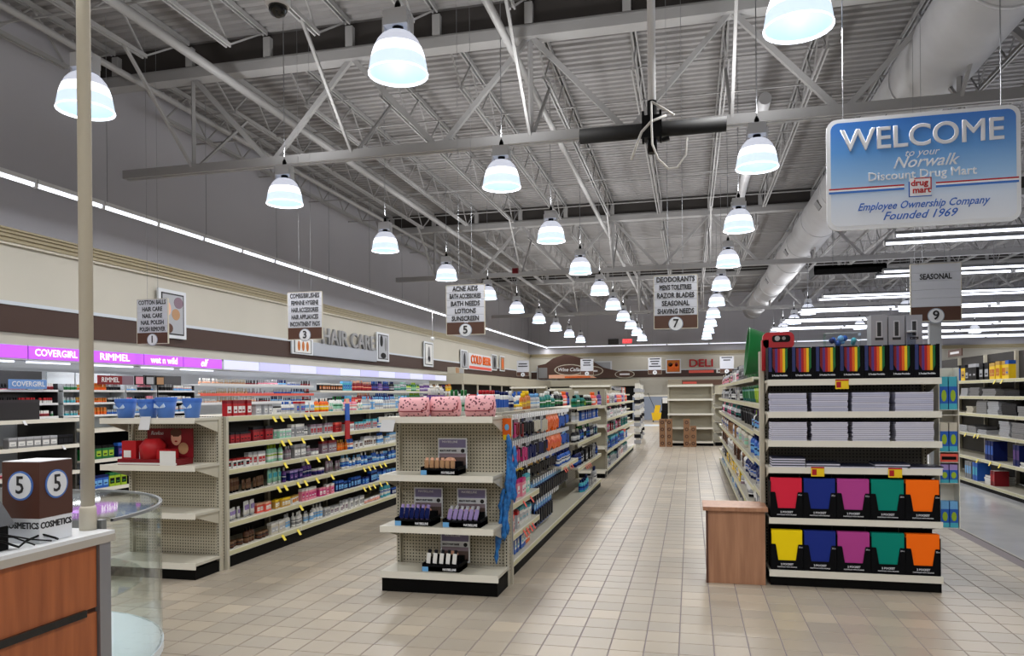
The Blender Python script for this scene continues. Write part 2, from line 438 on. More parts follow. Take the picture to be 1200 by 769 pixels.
# ------------------------------------------------------------------ pendants
DOME_T = mat('dome_crown_acrylic', (208, 212, 226), .3, emit=.8)
DOME_B = mat('dome_lit_band', (238, 244, 255), .3, emit=2.6)
DOME_L = mat('dome_skirt_acrylic', (208, 226, 244), .3, emit=1.05)
DOME_I = mat('dome_inner_glow', (160, 196, 232), .3, emit=.95)
LAMP_E = mat('lamp_bulb', (255, 255, 255), .3, emit=9)
BALL = mat('ballast_grey', (214, 216, 220), .45)
def pend_meshes():
    R = .263; seg = 24
    prof = [(.06, .372), (.11, .36), (.152, .33), (.188, .285), (.214, .23), (.232, .175), (.246, .115), (.256, .055), (.263, 0)]
    crown = MB(); crown.lathe(prof[:5], DOME_T, seg, cap0=False, cap1=False)
    bandm = MB(); bandm.lathe([(.214, .23), (.232, .175), (.243, .13)], DOME_B, seg, cap0=False, cap1=False)
    sk = MB(); sk.lathe([(.243, .13), (.256, .055), (.262, .012)], DOME_L, seg, cap0=False, cap1=False); sk.lathe([(.262, .012), (.268, .004), (.266, -.006), (.26, .004)], DOME_B, seg, cap0=False, cap1=False)
    inner = MB(); inner.lathe([(.257, .004), (.247, .06), (.236, .12), (.222, .175), (.205, .22), (.18, .27), (.14, .315), (.06, .33)], DOME_I, seg, cap0=False, cap1=True)
    bulb = MB(); bulb.lathe([(.02, .30), (.045, .27), (.06, .2), (.05, .14), (.02, .11)], LAMP_E, 12)
    body = MB(); body.box(-.11, .11, -.08, .08, .42, .56, BALL); body.lathe([(.05, .36), (.05, .42)], BLACK, 10)
    body.box(-.13, -.11, -.05, .05, .35, .5, BALL); body.box(.11, .13, -.05, .05, .35, .5, BALL)
    body.lathe([(.03, .56), (.03, .62), (.012, .66)], BLACK, 8)
    return dict(dome_crown=crown.mesh('dome_crown'), lit_band=bandm.mesh('lit_band'), dome_skirt=sk.mesh('dome_skirt'), reflector=inner.mesh('reflector'), bulb=bulb.mesh('bulb'), ballast=body.mesh('ballast'))
PM = pend_meshes()
rod = MB(); rod.bar((0, 0, .66), (0, 0, 7.4 - 4.32), .006, STEEL); PM['hanging_rod'] = rod.mesh('hanging_rod')
PXS = {-5.83: 'row over the hair aisle', -2.51: 'middle row over the pegged gondola', .85: 'row over the gondola with the folders', 4.2: 'row over the white floor'}
PYS = [6.25, 10.0, 13.75, 17.55, 21.4, 25.2, 29.1, 32.9, 36.7, 40.6]
def pendant(x, y, lab):
    e = empty('pendant_light', (x, y, 4.37))
    for k, me in PM.items(): link(k, me, e)
    area_light('pendant_lamp', (0, 0, .02), PENDANT_W, .42, parent=e, color=(1, .985, .96))
    u = area_light('pendant_uplight', (0, 0, .7), PENDANT_UP, .3, rot=(PI, 0, 0), parent=e)
    tag(e, lab, 'pendant lamp', 'clear dome pendants under the roof')
for x, rn in PXS.items():
    for k, y in enumerate(PYS):
        if x > 4 and y < 28: continue
        kk = k if x < 4 else k - 6
        pendant(x, y, 'glowing clear dome pendant, %s of the %s' % ('nearest' if kk == 0 else ordn(kk), rn))
    for k, y in enumerate((2.2, -1.4, -5.2)):
        pendant(x, y, 'dome pendant behind the view, %s back, %s' % (ordn(k), rn))
for k, (x, y) in enumerate(((7.5, 29.1), (7.5, 36.7), (13.6, 41.0))):
    pendant(x, y, 'clear dome pendant over the white floor beyond the seasonal shelves, %s one back' % ordn(k))

# cove strip along the left wall and the back wall
def tube_fixture(name, L, axis='y', two=0., dark=False):
    b = MB(); e = BLACK if dark else WHITE
    t = MB(); m = BLACK if dark else TUBE_E
    if axis == 'y':
        b.box(-.05, .05, 0.01, L - .01, .03, .09, WHITE); t.bar((0, .03, .01), (0, L - .03, .01), .026, m, 8)
        b.box(-.03, .03, .0, .03, -.02, .05, WHITE); b.box(-.03, .03, L - .03, L, -.02, .05, WHITE)
    else:
        if dark or not two: b.box(0.01, L - .01, -two / 2 - .03, two / 2 + .03, .03, .09, e)
        else:
            for s in (-1, 1): b.box(.01, L - .01, s * two / 2 - .03, s * two / 2 + .03, .03, .075, mat('channel_grey', (120, 122, 126), .5))
            for xx in (.3, L / 2, L - .34): b.box(xx, xx + .04, -two / 2, two / 2, .076, .09, mat('channel_grey', (120, 122, 126), .5))
        for s in (-1, 1) if two else (1,):
            if not dark: t.bar((.03, s * two / 2, .01), (L - .03, s * two / 2, .01), .02, m, 8)
            b.box(0, .03, s * two / 2 - .03, s * two / 2 + .03, -.02, .05, e); b.box(L - .03, L, s * two / 2 - .03, s * two / 2 + .03, -.02, .05, e)
        if dark: b.box(0, .04, -two / 2, two / 2, -.08, .09, e); b.box(0, L, -two / 2 - .03, -two / 2, -.08, .09, e)
    return b.mesh('housing'), (t.mesh('tube') if t.f else None)
hm, tm = tube_fixture('strip', 1.215)
y = 2.4; k = 0
while y < 45.0:
    e = empty('strip_light', (-8.75, y, 4.44)); link('housing', hm, e); link('tube', tm, e)
    if k % 2 == 0:
        b = MB(); b.bar((0, 0.1, .09), (0, .1, 3.0), .006, STEEL); obj('hanging_rod', b, e)
        area_light('strip_glow', (0, 1.21, -.03), STRIP_W, .1, 2.3, parent=e)
    tag(e, 'thin fluorescent strip along the wall, %s piece of the run' % ordn(k), 'strip light', 'cove strip on the wall above HAIR CARE')
    y += 1.215; k += 1
_te = TUBE_E; TUBE_E = mat('dim_far_tube', (240, 244, 255), .5, emit=1.3)
hb, tb2 = tube_fixture('strip', 2.4, 'x'); TUBE_E = _te
x = -8.6; k = 0
while x < 18.5:
    e = empty('strip_light', (x, 45.4, 4.42)); link('housing', hb, e); link('tube', tb2, e)
    b = MB(); b.bar((.1, 0, .09), (.1, 0, 3.015), .006, STEEL); obj('hanging_rod', b, e)
    if k % 2 == 0: area_light('strip_glow', (1.2, 0, -.03), STRIP_W * .6, 2.3, .1, parent=e)
    tag(e, 'distant fluorescent strip before the end wall, %s piece from the corner' % ordn(k), 'strip light', 'strip before the end wall')
    x += 2.42; k += 1
# fluorescent rows above the seasonal area
hr, tr_ = tube_fixture('row', 2.4, 'x', .6)
hd, _n = tube_fixture('row', 1.3, 'x', .6, True)
for r, (x0, yy, zz) in enumerate(((2.95, 12.4, 3.80), (3.2, 15.7, 3.76), (3.0, 18.9, 3.72), (2.95, 22.1, 3.76), (2.9, 25.3, 3.78), (2.85, 28.5, 3.80), (7.5, 31.7, 3.8), (7.5, 34.9, 3.8))):
    if r == 1:
        e = empty('strip_light', (x0 - .85, yy + .1, zz + .1)); link('housing', hd, e)
        b = MB(); b.bar((.4, 0, .09), (.4, 0, 7.335 - zz), .006, STEEL); obj('hanging_rod', b, e)
        tag(e, 'unlit black fixture end hanging before the second bright row', 'strip light')
        x0 += .35
    for k in range(5 if r < 2 else 4):
        e = empty('strip_light', (x0 + k * 2.42, yy, zz)); link('housing', hr, e); link('tube', tr_, e)
        b = MB(); b.bar((1.25, 0, .09), (1.25, 0, 7.435 - zz), .006, STEEL); obj('hanging_rod', b, e)
        area_light('row_glow', (1.2, 0, -.04), ROW_W, 2.3, .6, parent=e)
        tag(e, 'twin tube fixture over white floor, %s piece of the %s row' % (ordn(k), ordn(r)), 'strip light', 'twin tube rows over the seasonal shelves')

# ------------------------------------------------------------------ gondolas
def section_shelf(name_lip, W, D, th=.045, lipm=SHELF, strip=True):
    """shelf with its front at y=0 facing -y, width W along x, depth D along +y, top at z=0"""
    b = MB(); b.box(0, W, .006, D, -.022, 0, SHELF_T); b.box(0, W, 0, .008, -th, .003, lipm)
    if strip: b.box(.01, W - .01, -.002, 0, -th + .006, -.004, LIPTAG)
    return b.mesh('shelf')
def bracket_mesh(D):
    b = MB(); b.rings([[(-.002, 0, -.02), (-.002, D, -.02), (-.002, D, -.13), (-.002, .02, -.035)], [(.002, 0, -.02), (.002, D, -.02), (.002, D, -.13), (.002, .02, -.035)]], UPRIGHT, sm=False)
    return b.mesh('bracket')
_sh = {}
def add_shelf(par, W, D, loc, rz, strip=True, th=.045, brackets=False):
    k = (W, D, strip, th)
    if k not in _sh: _sh[k] = section_shelf('', W, D, th, SHELF, strip)
    s = link('shelf', _sh[k], par, loc, rz)
    if brackets:
        kb_ = ('br', D)
        if kb_ not in _sh: _sh[kb_] = bracket_mesh(D)
        link('bracket', _sh[kb_], s, (.01, 0, 0)); link('bracket', _sh[kb_], s, (W - .01, 0, 0))
    return s
def upright(par, x, y, z1, w=.035, d=.05, face='x'):
    b = MB(); b.box(x - w / 2, x + w / 2, y - d / 2, y + d / 2, 0, z1, UPRIGHT)
    u = obj('upright', b, par)
    s = MB(); z = .08
    while z < z1 - .05:                                # slots
        if face == 'y': s.box(x - .004, x + .004, y - d / 2 - .0015, y - d / 2, z, z + .014, KICK, 'k')
        else: s.box(x + w / 2, x + w / 2 + .0015, y - .004, y + .004, z, z + .014, KICK, 'l'); s.box(x - w / 2 - .0015, x - w / 2, y - .004, y + .004, z, z + .014, KICK, 'r')
        z += .025
    o = obj('slot', s, u); o['kind'] = 'stuff'
    return u

def endcap(name, x0, x1, yf, yp, zt, base_z, levels, label, peg=PEG, kick=None, floor_lip=.105, strip=False, D=None, shelf_x1=None, paneltop=None):
    """end-of-row unit facing -y; x0..x1 wide, base front yf, panel front face yp"""
    e = empty(name, ((x0 + x1) / 2, yf, 0)); ox, oy = (x0 + x1) / 2, yf
    W = x1 - x0
    b = MB(); b.box(x0 - ox, x1 - ox, yp - oy, yp - oy + .02, .1, paneltop or zt, peg); obj('back_panel', b, e)
    for x in (x0 - ox + .018, x1 - ox - .018): 
        o = upright(e, x, yp - oy - .012, paneltop or zt, .032, .05, 'y')
    b = MB(); b.box(x0 - ox + .01, x1 - ox - .01, .012, yp - oy, 0, base_z - .045, KICK); obj('kick_base', b, e)
    add_shelf(e, W, yp - yf - .04, (x0 - ox, 0, base_z), 0, strip, .05)
    for z in levels: add_shelf(e, (shelf_x1 or x1) - x0, yp - yf - .04, (x0 - ox, 0, z), 0, strip, brackets=True)
    tag(e, label, 'shelving')
    return e

def row(name, xs, ys, y1, zt, label, facing, D=.42, base_z=.13, levels=None, bays=None, spine=PANEL, back_peg=False):
    """a gondola run along y whose shelves face +x (facing 1) or -x (-1), front plane xs. levels: {bay index: [z...]}"""
    e = empty(name, (xs, ys, 0)); L = y1 - ys; s = facing
    bx0, bx1 = sorted((-s * (D + .03), -s * D))
    b = MB(); b.box(bx0, bx1, 0, L, .1, zt, spine); obj('back_panel', b, e)
    k0, k1 = sorted((-s * .015, -s * (D)))
    b = MB(); b.box(k0, k1, .0, L, 0, base_z - .04, KICK); obj('kick_base', b, e)
    n = max(1, round(L / 1.22)); bl = L / n
    for i in range(n + 1):
        b = MB(); yy = min(max(i * bl, .02), L - .02); b.box(*sorted((-s * (D - .002), -s * (D - .05))), yy - .02, yy + .02, .1, zt, UPRIGHT); obj('upright', b, e)
    for i in range(n):
        ls = levels.get(i, levels[-1]) if isinstance(levels, dict) else levels
        for z in [base_z] + list(ls):
            if s > 0: add_shelf(e, bl - .004, D - .01, (0, i * bl + .002, z), PI / 2)
            else: add_shelf(e, bl - .004, D - .01, (0, (i + 1) * bl - .002, z), -PI / 2)
    tag(e, label, 'shelving')
    return e, bl

# end panel strips
LG = [1.335, 1.09, .865, .64, .395]
endcap('endcap_unit', -4.89, -3.97, 5.36, 5.73, 1.34, .135, [1.335, .94, .545], 'cream pegboard end unit holding four blue buckets, behind the glass showcase', strip=False)
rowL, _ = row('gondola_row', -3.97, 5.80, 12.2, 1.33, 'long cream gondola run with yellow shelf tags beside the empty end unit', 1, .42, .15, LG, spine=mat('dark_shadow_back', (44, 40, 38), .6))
tag(obj('end_post', MB().box(-3.985, -3.945, 5.7605, 5.795, 0, 1.335, UPRIGHT)), 'cream end post at the corner of the yellow-tagged gondola run', 'post')
endcap('endcap_unit', -2.34, -1.40, 5.36, 5.73, 1.34, .155, [1.34, .895, .5], 'cream pegboard end unit with pink floral pouches on top', strip=False, shelf_x1=-1.435)
CL = {0: [.60, .345], 1: [], 2: [.68], 3: [1.335, 1.137, .87, .54], 4: [1.335, 1.137, .87, .54], -1: []}
rowC, BL = row('gondola_row', -1.43, 5.80, 12.2, 1.33, 'cream gondola run with rows of peg hooks beside the main aisle', 1, .42, .13, CL, back_peg=True, spine=PEG)
# top decks for both runs
for x0, x1, lab in ((-4.88, -4.435, 'flat cream top deck of the yellow-tagged gondola run'), (-2.33, -1.892, 'flat cream top deck behind the peg hook run')):
    tag(obj('top_deck', MB().box(x0, x1, 5.80, 12.2, 1.30, 1.33, SHELF_T).box(x0, x0 + .03, 5.8, 12.2, 0, 1.3, PANEL)), lab, 'shelf')
tag(obj('end_post', MB().box(-1.425, -1.385, 5.7605, 5.795, 0, 1.345, UPRIGHT)), 'cream end post at the corner of the peg hook run', 'post')

# ------------------------------------------------------------------ products
def P(kind, w, h, a, b, c, d=None):
    """meshes of one product: body, cap/lid, label; local origin at the bottom centre, front to -y"""
    r = w / 2; d = d or w
    B, K, L = MB(), MB(), MB(); A, Bc, Cc = C(a), C(b), C(c)
    sg = 10
    if kind in ('bottle', 'wide_bottle'):
        sy = 1 if kind == 'bottle' else .6
        B.lathe([(r * .92, 0), (r, .01), (r, h * .62), (r * .75, h * .72), (r * .38, h * .77)], A, sg, sy=sy)
        K.lathe([(r * .42, h * .77), (r * .42, h * .97), (r * .34, h)], Bc, 8)
        L.lathe([(r * 1.015, h * .16), (r * 1.015, h * .5)], Cc, sg, sy=sy, cap0=False, cap1=False); L.lathe([(r * 1.03, h * .34), (r * 1.03, h * .42)], Bc, sg, sy=sy, cap0=False, cap1=False)
    elif kind == 'pump_bottle':
        B.lathe([(r * .92, 0), (r, .01), (r, h * .66), (r * .6, h * .74), (r * .3, h * .76)], A, sg, sy=.75)
        K.lathe([(r * .34, h * .76), (r * .34, h * .84), (r * .12, h * .85), (r * .12, h * .94)], Bc, 8); K.box(-r * .25, r * .25, -r * .9, r * .25, h * .94, h, Bc)
        L.lathe([(r * 1.015, h * .15), (r * 1.015, h * .52)], Cc, sg, sy=.76, cap0=False, cap1=False)
    elif kind == 'carton':
        B.box(-r, r, -d / 2, d / 2, 0, h, A); K.box(-r * 1.004, r * 1.004, -d / 2 - .0006, d / 2 + .0006, h * .8, h * 1.002, Bc)
        L.box(-r * .8, r * .8, -d / 2 - .0012, -d / 2, h * .2, h * .62, Cc, 'k'); L.box(-r * .5, r * .5, -d / 2 - .002, -d / 2 - .0012, h * .3, h * .4, Bc, 'k')
    elif kind == 'jar':
        B.lathe([(r * .9, 0), (r, .008), (r, h * .66)], A, 12); K.lathe([(r * 1.02, h * .66), (r * 1.02, h * .95), (r * .9, h)], Bc, 12)
        L.lathe([(r * 1.012, h * .14), (r * 1.012, h * .5)], Cc, 12, cap0=False, cap1=False)
    elif kind == 'squeeze_tube':
        K.lathe([(r * .62, 0), (r * .66, h * .16)], Bc, 10)
        B.rings([[(r * math.cos(2 * PI * q / 10) * (.8 + .2 * t), r * math.sin(2 * PI * q / 10) * (.75 * (1 - t) + .06), h * (.16 + .84 * t)) for q in range(10)] for t in (0, .4, 1)], A)
        L.box(-r * .6, r * .6, -r * .55, -r * .3, h * .45, h * .75, Cc, 'k')
    elif kind == 'spray_can':
        B.lathe([(r, 0), (r, h * .76), (r * .8, h * .82)], A, 12); K.lathe([(r * .78, h * .82), (r * .78, h * .96), (r * .6, h)], Bc, 10)
        L.lathe([(r * 1.012, h * .2), (r * 1.012, h * .6)], Cc, 12, cap0=False, cap1=False)
    elif kind == 'lipstick':
        B.box(-r, r, -r, r, 0, h * .55, A); K.box(-r * .85, r * .85, -r * .85, r * .85, h * .55, h, Bc); L.box(-r * 1.05, r * 1.05, -r * 1.05, r * 1.05, h * .5, h * .57, Cc)
    elif kind == 'nail_polish':
        B.lathe([(r, 0), (r, h * .4), (r * .5, h * .46)], A, 8); K.lathe([(r * .5, h * .46), (r * .42, h)], Bc, 8); L.lathe([(r * 1.02, h * .1), (r * 1.02, h * .25)], Cc, 8, cap0=False, cap1=False)
    elif kind == 'hanging_pack':                       # origin at the top edge of the card
        B.box(-r, r, -.001, .001, -h, 0, A); L.box(-r, r, -.0016, .0014, -h * .24, -h * .03, Cc)
        K.box(-r * .68, r * .68, -d, -.001, -h * .9, -h * .3, Bc)
    elif kind == 'hanging_bag':
        B.rings([[(-r, 0, -h * .12), (r, 0, -h * .12), (r, .003, -h * .12), (-r, .003, -h * .12)], [(-r, -d, -h * .5), (r, -d, -h * .5), (r, .003, -h * .5), (-r, .003, -h * .5)], [(-r * .95, -d * .7, -h), (r * .95, -d * .7, -h), (r * .95, .003, -h), (-r * .95, .003, -h)]], A, sm=False)
        K.box(-r, r, -.002, .004, -h * .14, 0, Bc); L.box(-r * .6, r * .6, -d * 1.02 - .001, -d * .98, -h * .62, -h * .42, Cc, 'k')
    elif kind == 'tub':
        B.lathe([(r * .82, 0), (r * .95, h * .84)], A, 14); K.lathe([(r, h * .84), (r, h * .97), (r * .94, h)], Bc, 14); L.lathe([(r * .88, h * .2), (r * .935, h * .68)], Cc, 14, cap0=False, cap1=False)
    elif kind == 'book':                               # standing upright, spine to the front
        B.box(-r, r, -d / 2, d / 2, 0, h, A); K.box(-r * .8, r * .8, -d / 2 + .004, d / 2 + .0015, .004, h + .001, Bc); L.box(-r * .7, r * .7, -d / 2 - .001, -d / 2, h * .3, h * .75, Cc, 'k')
    return B, K, L
CAPN = {'carton': 'top_panel', 'hanging_pack': 'blister', 'hanging_bag': 'header_card', 'jar': 'lid', 'tub': 'lid', 'pump_bottle': 'pump', 'book': 'page_block'}
LABN = {'carton': 'front_label', 'hanging_pack': 'header_strip', 'lipstick': 'collar', 'book': 'spine_label'}
SAYK = {'bottle': 'bottle', 'wide_bottle': 'flat bottle', 'pump_bottle': 'pump bottle', 'carton': 'carton', 'jar': 'jar', 'squeeze_tube': 'standing tube', 'spray_can': 'spray can', 'lipstick': 'lipstick',
        'nail_polish': 'nail polish', 'hanging_pack': 'carded pack', 'hanging_bag': 'hanging bag', 'tub': 'tub', 'book': 'book'}
CAT = {'wide_bottle': 'bottle', 'pump_bottle': 'bottle', 'squeeze_tube': 'tube', 'spray_can': 'spray can', 'nail_polish': 'nail polish', 'hanging_pack': 'pack', 'hanging_bag': 'pack'}
_pm = {}
PRODUCTS = []
COUNT = {}
SPARE = {}
def product(kind, w, h, a, b, c, loc, rz, label, group, near, d=None):
    key = (kind, round(w, 3), round(h, 3), a, b, c, d, near)
    if key not in _pm:
        B, K, L = P(kind, w, h, a, b, c, d)
        if near: _pm[key] = (B.mesh(kind), K.mesh('cap'), L.mesh('label'))
        else:
            for q in (K, L):
                n = len(B.v); B.v += q.v; B.f += [tuple(x + n for x in f) for f in q.f]; B.m += [B.mi(q.mats[i]) for i in q.m]; B.smooth += q.smooth
            _pm[key] = (B.mesh(kind),)
    ms = _pm[key]
    COUNT[kind] = COUNT.get(kind, 0) + 1
    o = link(kind, ms[0], None, loc, rz)
    if near: link(CAPN.get(kind, 'cap'), ms[1], o); link(LABN.get(kind, 'label_band'), ms[2], o)
    tag(o, label, CAT.get(kind, kind.replace('_', ' ')), group); PRODUCTS.append((kind, o, w * h))
    return o

SIZES = {'bottle': (.056, .19), 'wide_bottle': (.075, .2), 'pump_bottle': (.066, .2), 'carton': (.07, .14), 'jar': (.072, .07), 'squeeze_tube': (.052, .15), 'spray_can': (.05, .2), 'lipstick': (.022, .085), 'nail_polish': (.03, .085), 'tub': (.2, .2), 'book': (.03, .26)}
def say(c): return SAY.get(c, c)
def fill(rack, shelf, face, plane, s0, s1, z, hmax, palette, near_until, nmin=3, nmax=6, gap=.006, inset=.03, scale=1., depth=.36, skipp=.0, rows=1):
    """stock one shelf. face: 'px' (+x), 'mx' (-x), 'my' (-y). plane: the lip's coordinate. palette: [(s_end, [(kind, body, cap, label), ...])]"""
    s = s0; q = 0
    while s < s1:
        pal = next((p for e, p in palette if s < e), palette[-1][1])
        kind, a, b, c = pal[rng.randrange(len(pal))]
        w0, h0 = SIZES[kind]; f = rng.uniform(.84, 1.18) * scale
        wv, hv = w0 * f, min(h0 * f * rng.uniform(.72, 1.1), hmax)
        dd = round(min(wv * .75, .09), 3) if kind == 'carton' else (.19 if kind == 'book' else None)
        if kind == 'tub': wv = min(wv, .27)
        n = rng.randint(nmin, nmax)
        if rng.random() < .3: s += rng.uniform(.02, .05)
        lab = '%s %s, %s %s, %%s in %s lot, %s, %s' % (say(a), SAYK[kind], say(b), CAPN.get(kind, 'cap').replace('_', ' ').replace('page block', 'pages'), ordn(q), shelf, rack)
        half = max(wv, dd or 0) / 2
        for k in range(n):
            if s + wv > s1: break
            m = s + wv / 2
            off = inset + (dd or wv) / 2 + rng.uniform(0, .035)
            jr = rng.uniform(-.05, .05) if kind != 'book' else 0
            loc = {'px': (plane - off, m, z), 'mx': (plane + off, m, z), 'my': (m, plane + off, z)}[face]; loc = (loc[0], loc[1], z + .0006)
            rz = {'px': PI / 2, 'mx': -PI / 2, 'my': 0}[face] + jr
            if rng.random() > skipp:
                product(kind, wv, hv, a, b, c, loc, rz, lab % ordn(k), '%s lot on the %s of the %s' % (ordn(q), shelf, rack), m < near_until, dd)
            s += wv + gap
        s += rng.uniform(.004, .03); q += 1
        if q > 98: break
RK = 'yellow-tagged run'
def pal(*a):
    out = []
    for x in a:
        k, c1, c2, c3 = x.split()
        out.append((k, c1, c2, c3))
    return out
LEFT = {
 'top shelf': (1.335, .17, [(6.25, pal('carton crimson red silver', 'carton red crimson white')), (6.75, pal('carton silver grey white', 'bottle silver black grey', 'squeeze_tube brown amber gold', 'carton white charcoal silver')),
    (7.3, pal('squeeze_tube white red skyblue', 'bottle white blue silver', 'carton silver red blue')), (7.8, pal('bottle orange white yellow', 'bottle orange yellow white')), (8.7, pal('squeeze_tube white turquoise mint', 'bottle coral white pink', 'bottle white green mint', 'bottle pink coral white')),
    (10.2, pal('bottle silver skyblue white', 'carton skyblue white silver', 'bottle white skyblue silver')), (10.8, pal('carton blue navy skyblue')), (12.2, pal('bottle yellow white gold', 'bottle white purple lilac', 'bottle white pink silver', 'bottle purple white lilac'))]),
 'second shelf': (1.09, .20, [(6.4, pal('carton crimson charcoal red', 'jar crimson black pink')), (6.7, pal('carton mint white silver')), (7.3, pal('carton silver white grey', 'carton grey silver white', 'bottle silver charcoal white')), (7.8, pal('carton red crimson silver', 'carton silver mauve red')),
    (8.3, pal('carton white red silver', 'carton red coral crimson')), (8.9, pal('carton silver turquoise red', 'carton orange silver amber')), (12.2, pal('bottle turquoise white blue', 'bottle blue turquoise white', 'pump_bottle teal white turquoise'))]),
 'third shelf': (.865, .19, [(6.4, pal('carton white silver red', 'jar white silver red', 'carton white red charcoal')), (6.7, pal('bottle mint lime white')), (7.3, pal('carton grey silver white', 'bottle mauve silver grey')), (7.8, pal('carton mauve crimson silver', 'jar silver mauve white')),
    (8.3, pal('bottle blue orange white', 'bottle amber gold orange')), (9.0, pal('carton white silver brown', 'carton silver white blue')), (12.2, pal('carton white skyblue silver', 'bottle white blue skyblue'))]),
 'fourth shelf': (.64, .19, [(6.4, pal('carton brown charcoal bronze', 'squeeze_tube bronze black brown')), (6.75, pal('squeeze_tube mauve white pink', 'squeeze_tube mint white turquoise')), (7.5, pal('bottle purple silver navy', 'carton navy lilac purple', 'jar purple white navy')), (8.1, pal('carton mauve silver pink', 'squeeze_tube mauve grey silver')),
    (8.5, pal('bottle white skyblue blue', 'pump_bottle skyblue white blue')), (12.2, pal('carton blue skyblue navy', 'bottle blue white skyblue'))]),
 'fifth shelf': (.395, .2, [(6.3, pal('jar purple white lilac', 'jar white purple lilac', 'squeeze_tube white silver lilac')), (6.5, pal('carton coral peach white')), (7.15, pal('carton gold white amber', 'carton gold yellow white', 'carton white gold amber')), (7.75, pal('carton pink white magenta', 'carton magenta pink white')),
    (7.9, pal('squeeze_tube mint white teal')), (9.2, pal('carton blue navy skyblue', 'carton navy blue skyblue')), (12.2, pal('carton blue skyblue white', 'carton navy blue white'))]),
 'bottom shelf': (.15, .2, [(6.5, pal('jar bronze charcoal brown', 'bottle brown black bronze', 'jar charcoal bronze brown')), (6.8, pal('carton cream white silver')), (7.5, pal('bottle white silver skyblue', 'bottle white white grey', 'squeeze_tube silver white grey')), (8.3, pal('carton silver white grey', 'carton white silver mauve')),
    (8.7, pal('carton white silver grey', 'bottle silver white white')), (9.1, pal('carton teal green mint', 'jar pink white peach')), (9.6, pal('bottle turquoise blue white')), (12.2, pal('carton navy blue white'))]),
}
for nm, (z, hm_, pl) in LEFT.items():
    fill(RK, nm, 'px', -3.97, 5.90, 12.1 if 'top' in nm else 10.2, z, hm_, pl, 8.0, 2, 5, scale=.86, gap=.004)
# yellow tags on the yellow-tagged run
YT = mat('yellow_tag', (236, 214, 60), .5); CT = mat('coral_tag', (238, 92, 74), .5); WT = mat('white_tag', (216, 218, 222), .5)
def tagmesh(m):
    b = MB(); b.face([(0, -.022, 0), (0, .022, 0), (.03, .03, -.055), (.03, -.014, -.055)], m); b.face([(-.001, -.022, 0), (.029, -.014, -.055), (.029, .03, -.055), (-.001, .022, 0)], m)
    return b.mesh('shelf_tag')
tmY, tmC, tmW = tagmesh(YT), tagmesh(CT), tagmesh(WT)
def tagrow(shelf, x, z, ys, me, col, rack):
    for ti, y in enumerate(ys):
        tag(link('shelf_tag', me, None, (x + .003, y, z - .02)), '%s small %s price tag on the %s of the %s' % (ordn(ti), col, shelf, rack), 'tag', '%s tags on the %s, %s' % (col, shelf, rack))
for nm, ys in (('top shelf', (6.55, 6.68, 6.86, 7.17, 7.3, 7.48)), ('second shelf', (6.7, 6.83, 7.1, 7.5, 7.75)), ('third shelf', (6.75, 7.18, 7.42, 7.65)), ('fourth shelf', (6.62, 6.75, 7.0, 7.15, 7.4, 7.75, 8.6, 8.75, 8.9, 9.1, 9.25)),
               ('fifth shelf', (7.05, 8.6, 8.75, 8.9, 9.1, 9.3, 9.45)), ('bottom shelf', (6.7, 7.0))):
    tagrow(nm, -3.97, LEFT[nm][0], ys, tmY, 'yellow', RK)
# tall blue and red bottle card hung at the middle of the run
b = MB(); b.box(0, .012, -.055, .055, -.36, -.14, C('red')); b.box(0, .012, -.05, .05, -.14, .06, C('blue')); b.box(0, .012, -.03, .03, .06, .12, C('peach'))
tag(obj('clip_strip', b, None, (-3.963, 8.15, 1.36)), 'tall clip strip with blue top and red lower half on the yellow-tagged run', 'sign')

# ---- left end unit: buckets and red display
def bucket(x, r, h, lab):
    e = MB(); e.lathe([(r * .74, 0), (r * .98, h * .8), (r, h), (r * .95, h), (r * .9, h * .8), (r * .7, .01)], C('blue') if 0 else mat('bucket_blue', (84, 132, 214), .4), 18, cap1=False)
    o = obj('gift_bucket', e, None, (x, 5.50, 1.3357))
    b = MB(); b.lathe([(r * 1.02, h * .78), (r * 1.05, h * .83), (r * 1.05, h * .98)], mat('bucket_rim', (64, 112, 200), .4), 18, cap0=False, cap1=False); obj('rim', b, o)
    b = MB(); bm_ = mat('bow_pale', (188, 208, 232), .5)
    for sx in (-1, 1): b.rings([[(sx * .004, -r * .98, h * .52), (sx * .004, -r * 1.0, h * .48), (sx * .004, -r * .94, h * .48)], [(sx * r * .55, -r * 1.05, h * .72), (sx * r * .6, -r * 1.05, h * .5), (sx * r * .55, -r * .8, h * .55)]], bm_, sm=False)
    obj('bow', b, o)
    tag(o, lab, 'bucket', 'blue gift buckets on the cream end unit')
bucket(-4.745, .085, .165, 'blue gift bucket alone at the wall side of the top shelf')
bucket(-4.52, .085, .16, 'blue gift bucket, one of two touching, on the wall side of the pair')
bucket(-4.345, .085, .175, 'blue gift bucket, taller one of the touching pair, nearer the price card')
bucket(-4.09, .075, .165, 'blue gift bucket alone nearest the yellow-tagged run')
b = MB(); b.face([(-.05, 0, .02), (.045, 0, .02), (.035, -.012, -.09), (-.07, -.012, -.09)], WT); b.face([(.045, .001, .02), (-.05, .001, .02), (-.07, -.011, -.09), (.035, -.011, -.09)], WT)
tag(obj('price_card', b, None, (-4.42, 5.352, 1.33)), 'white price card hanging below the blue buckets', 'tag')
e = empty('cosmetics_display', (-4.44, 5.48, .9406))
b = MB(); b.box(-.3, .28, -.09, .12, 0, .05, C('crimson')); b.box(-.3, .28, -.092, -.09, .005, .02, C('white')); obj('tray', b, e)
b = MB(); b.box(-.16, .29, .10, .115, .05, .30, C('crimson')); hd_ = obj('header_card', b, e)
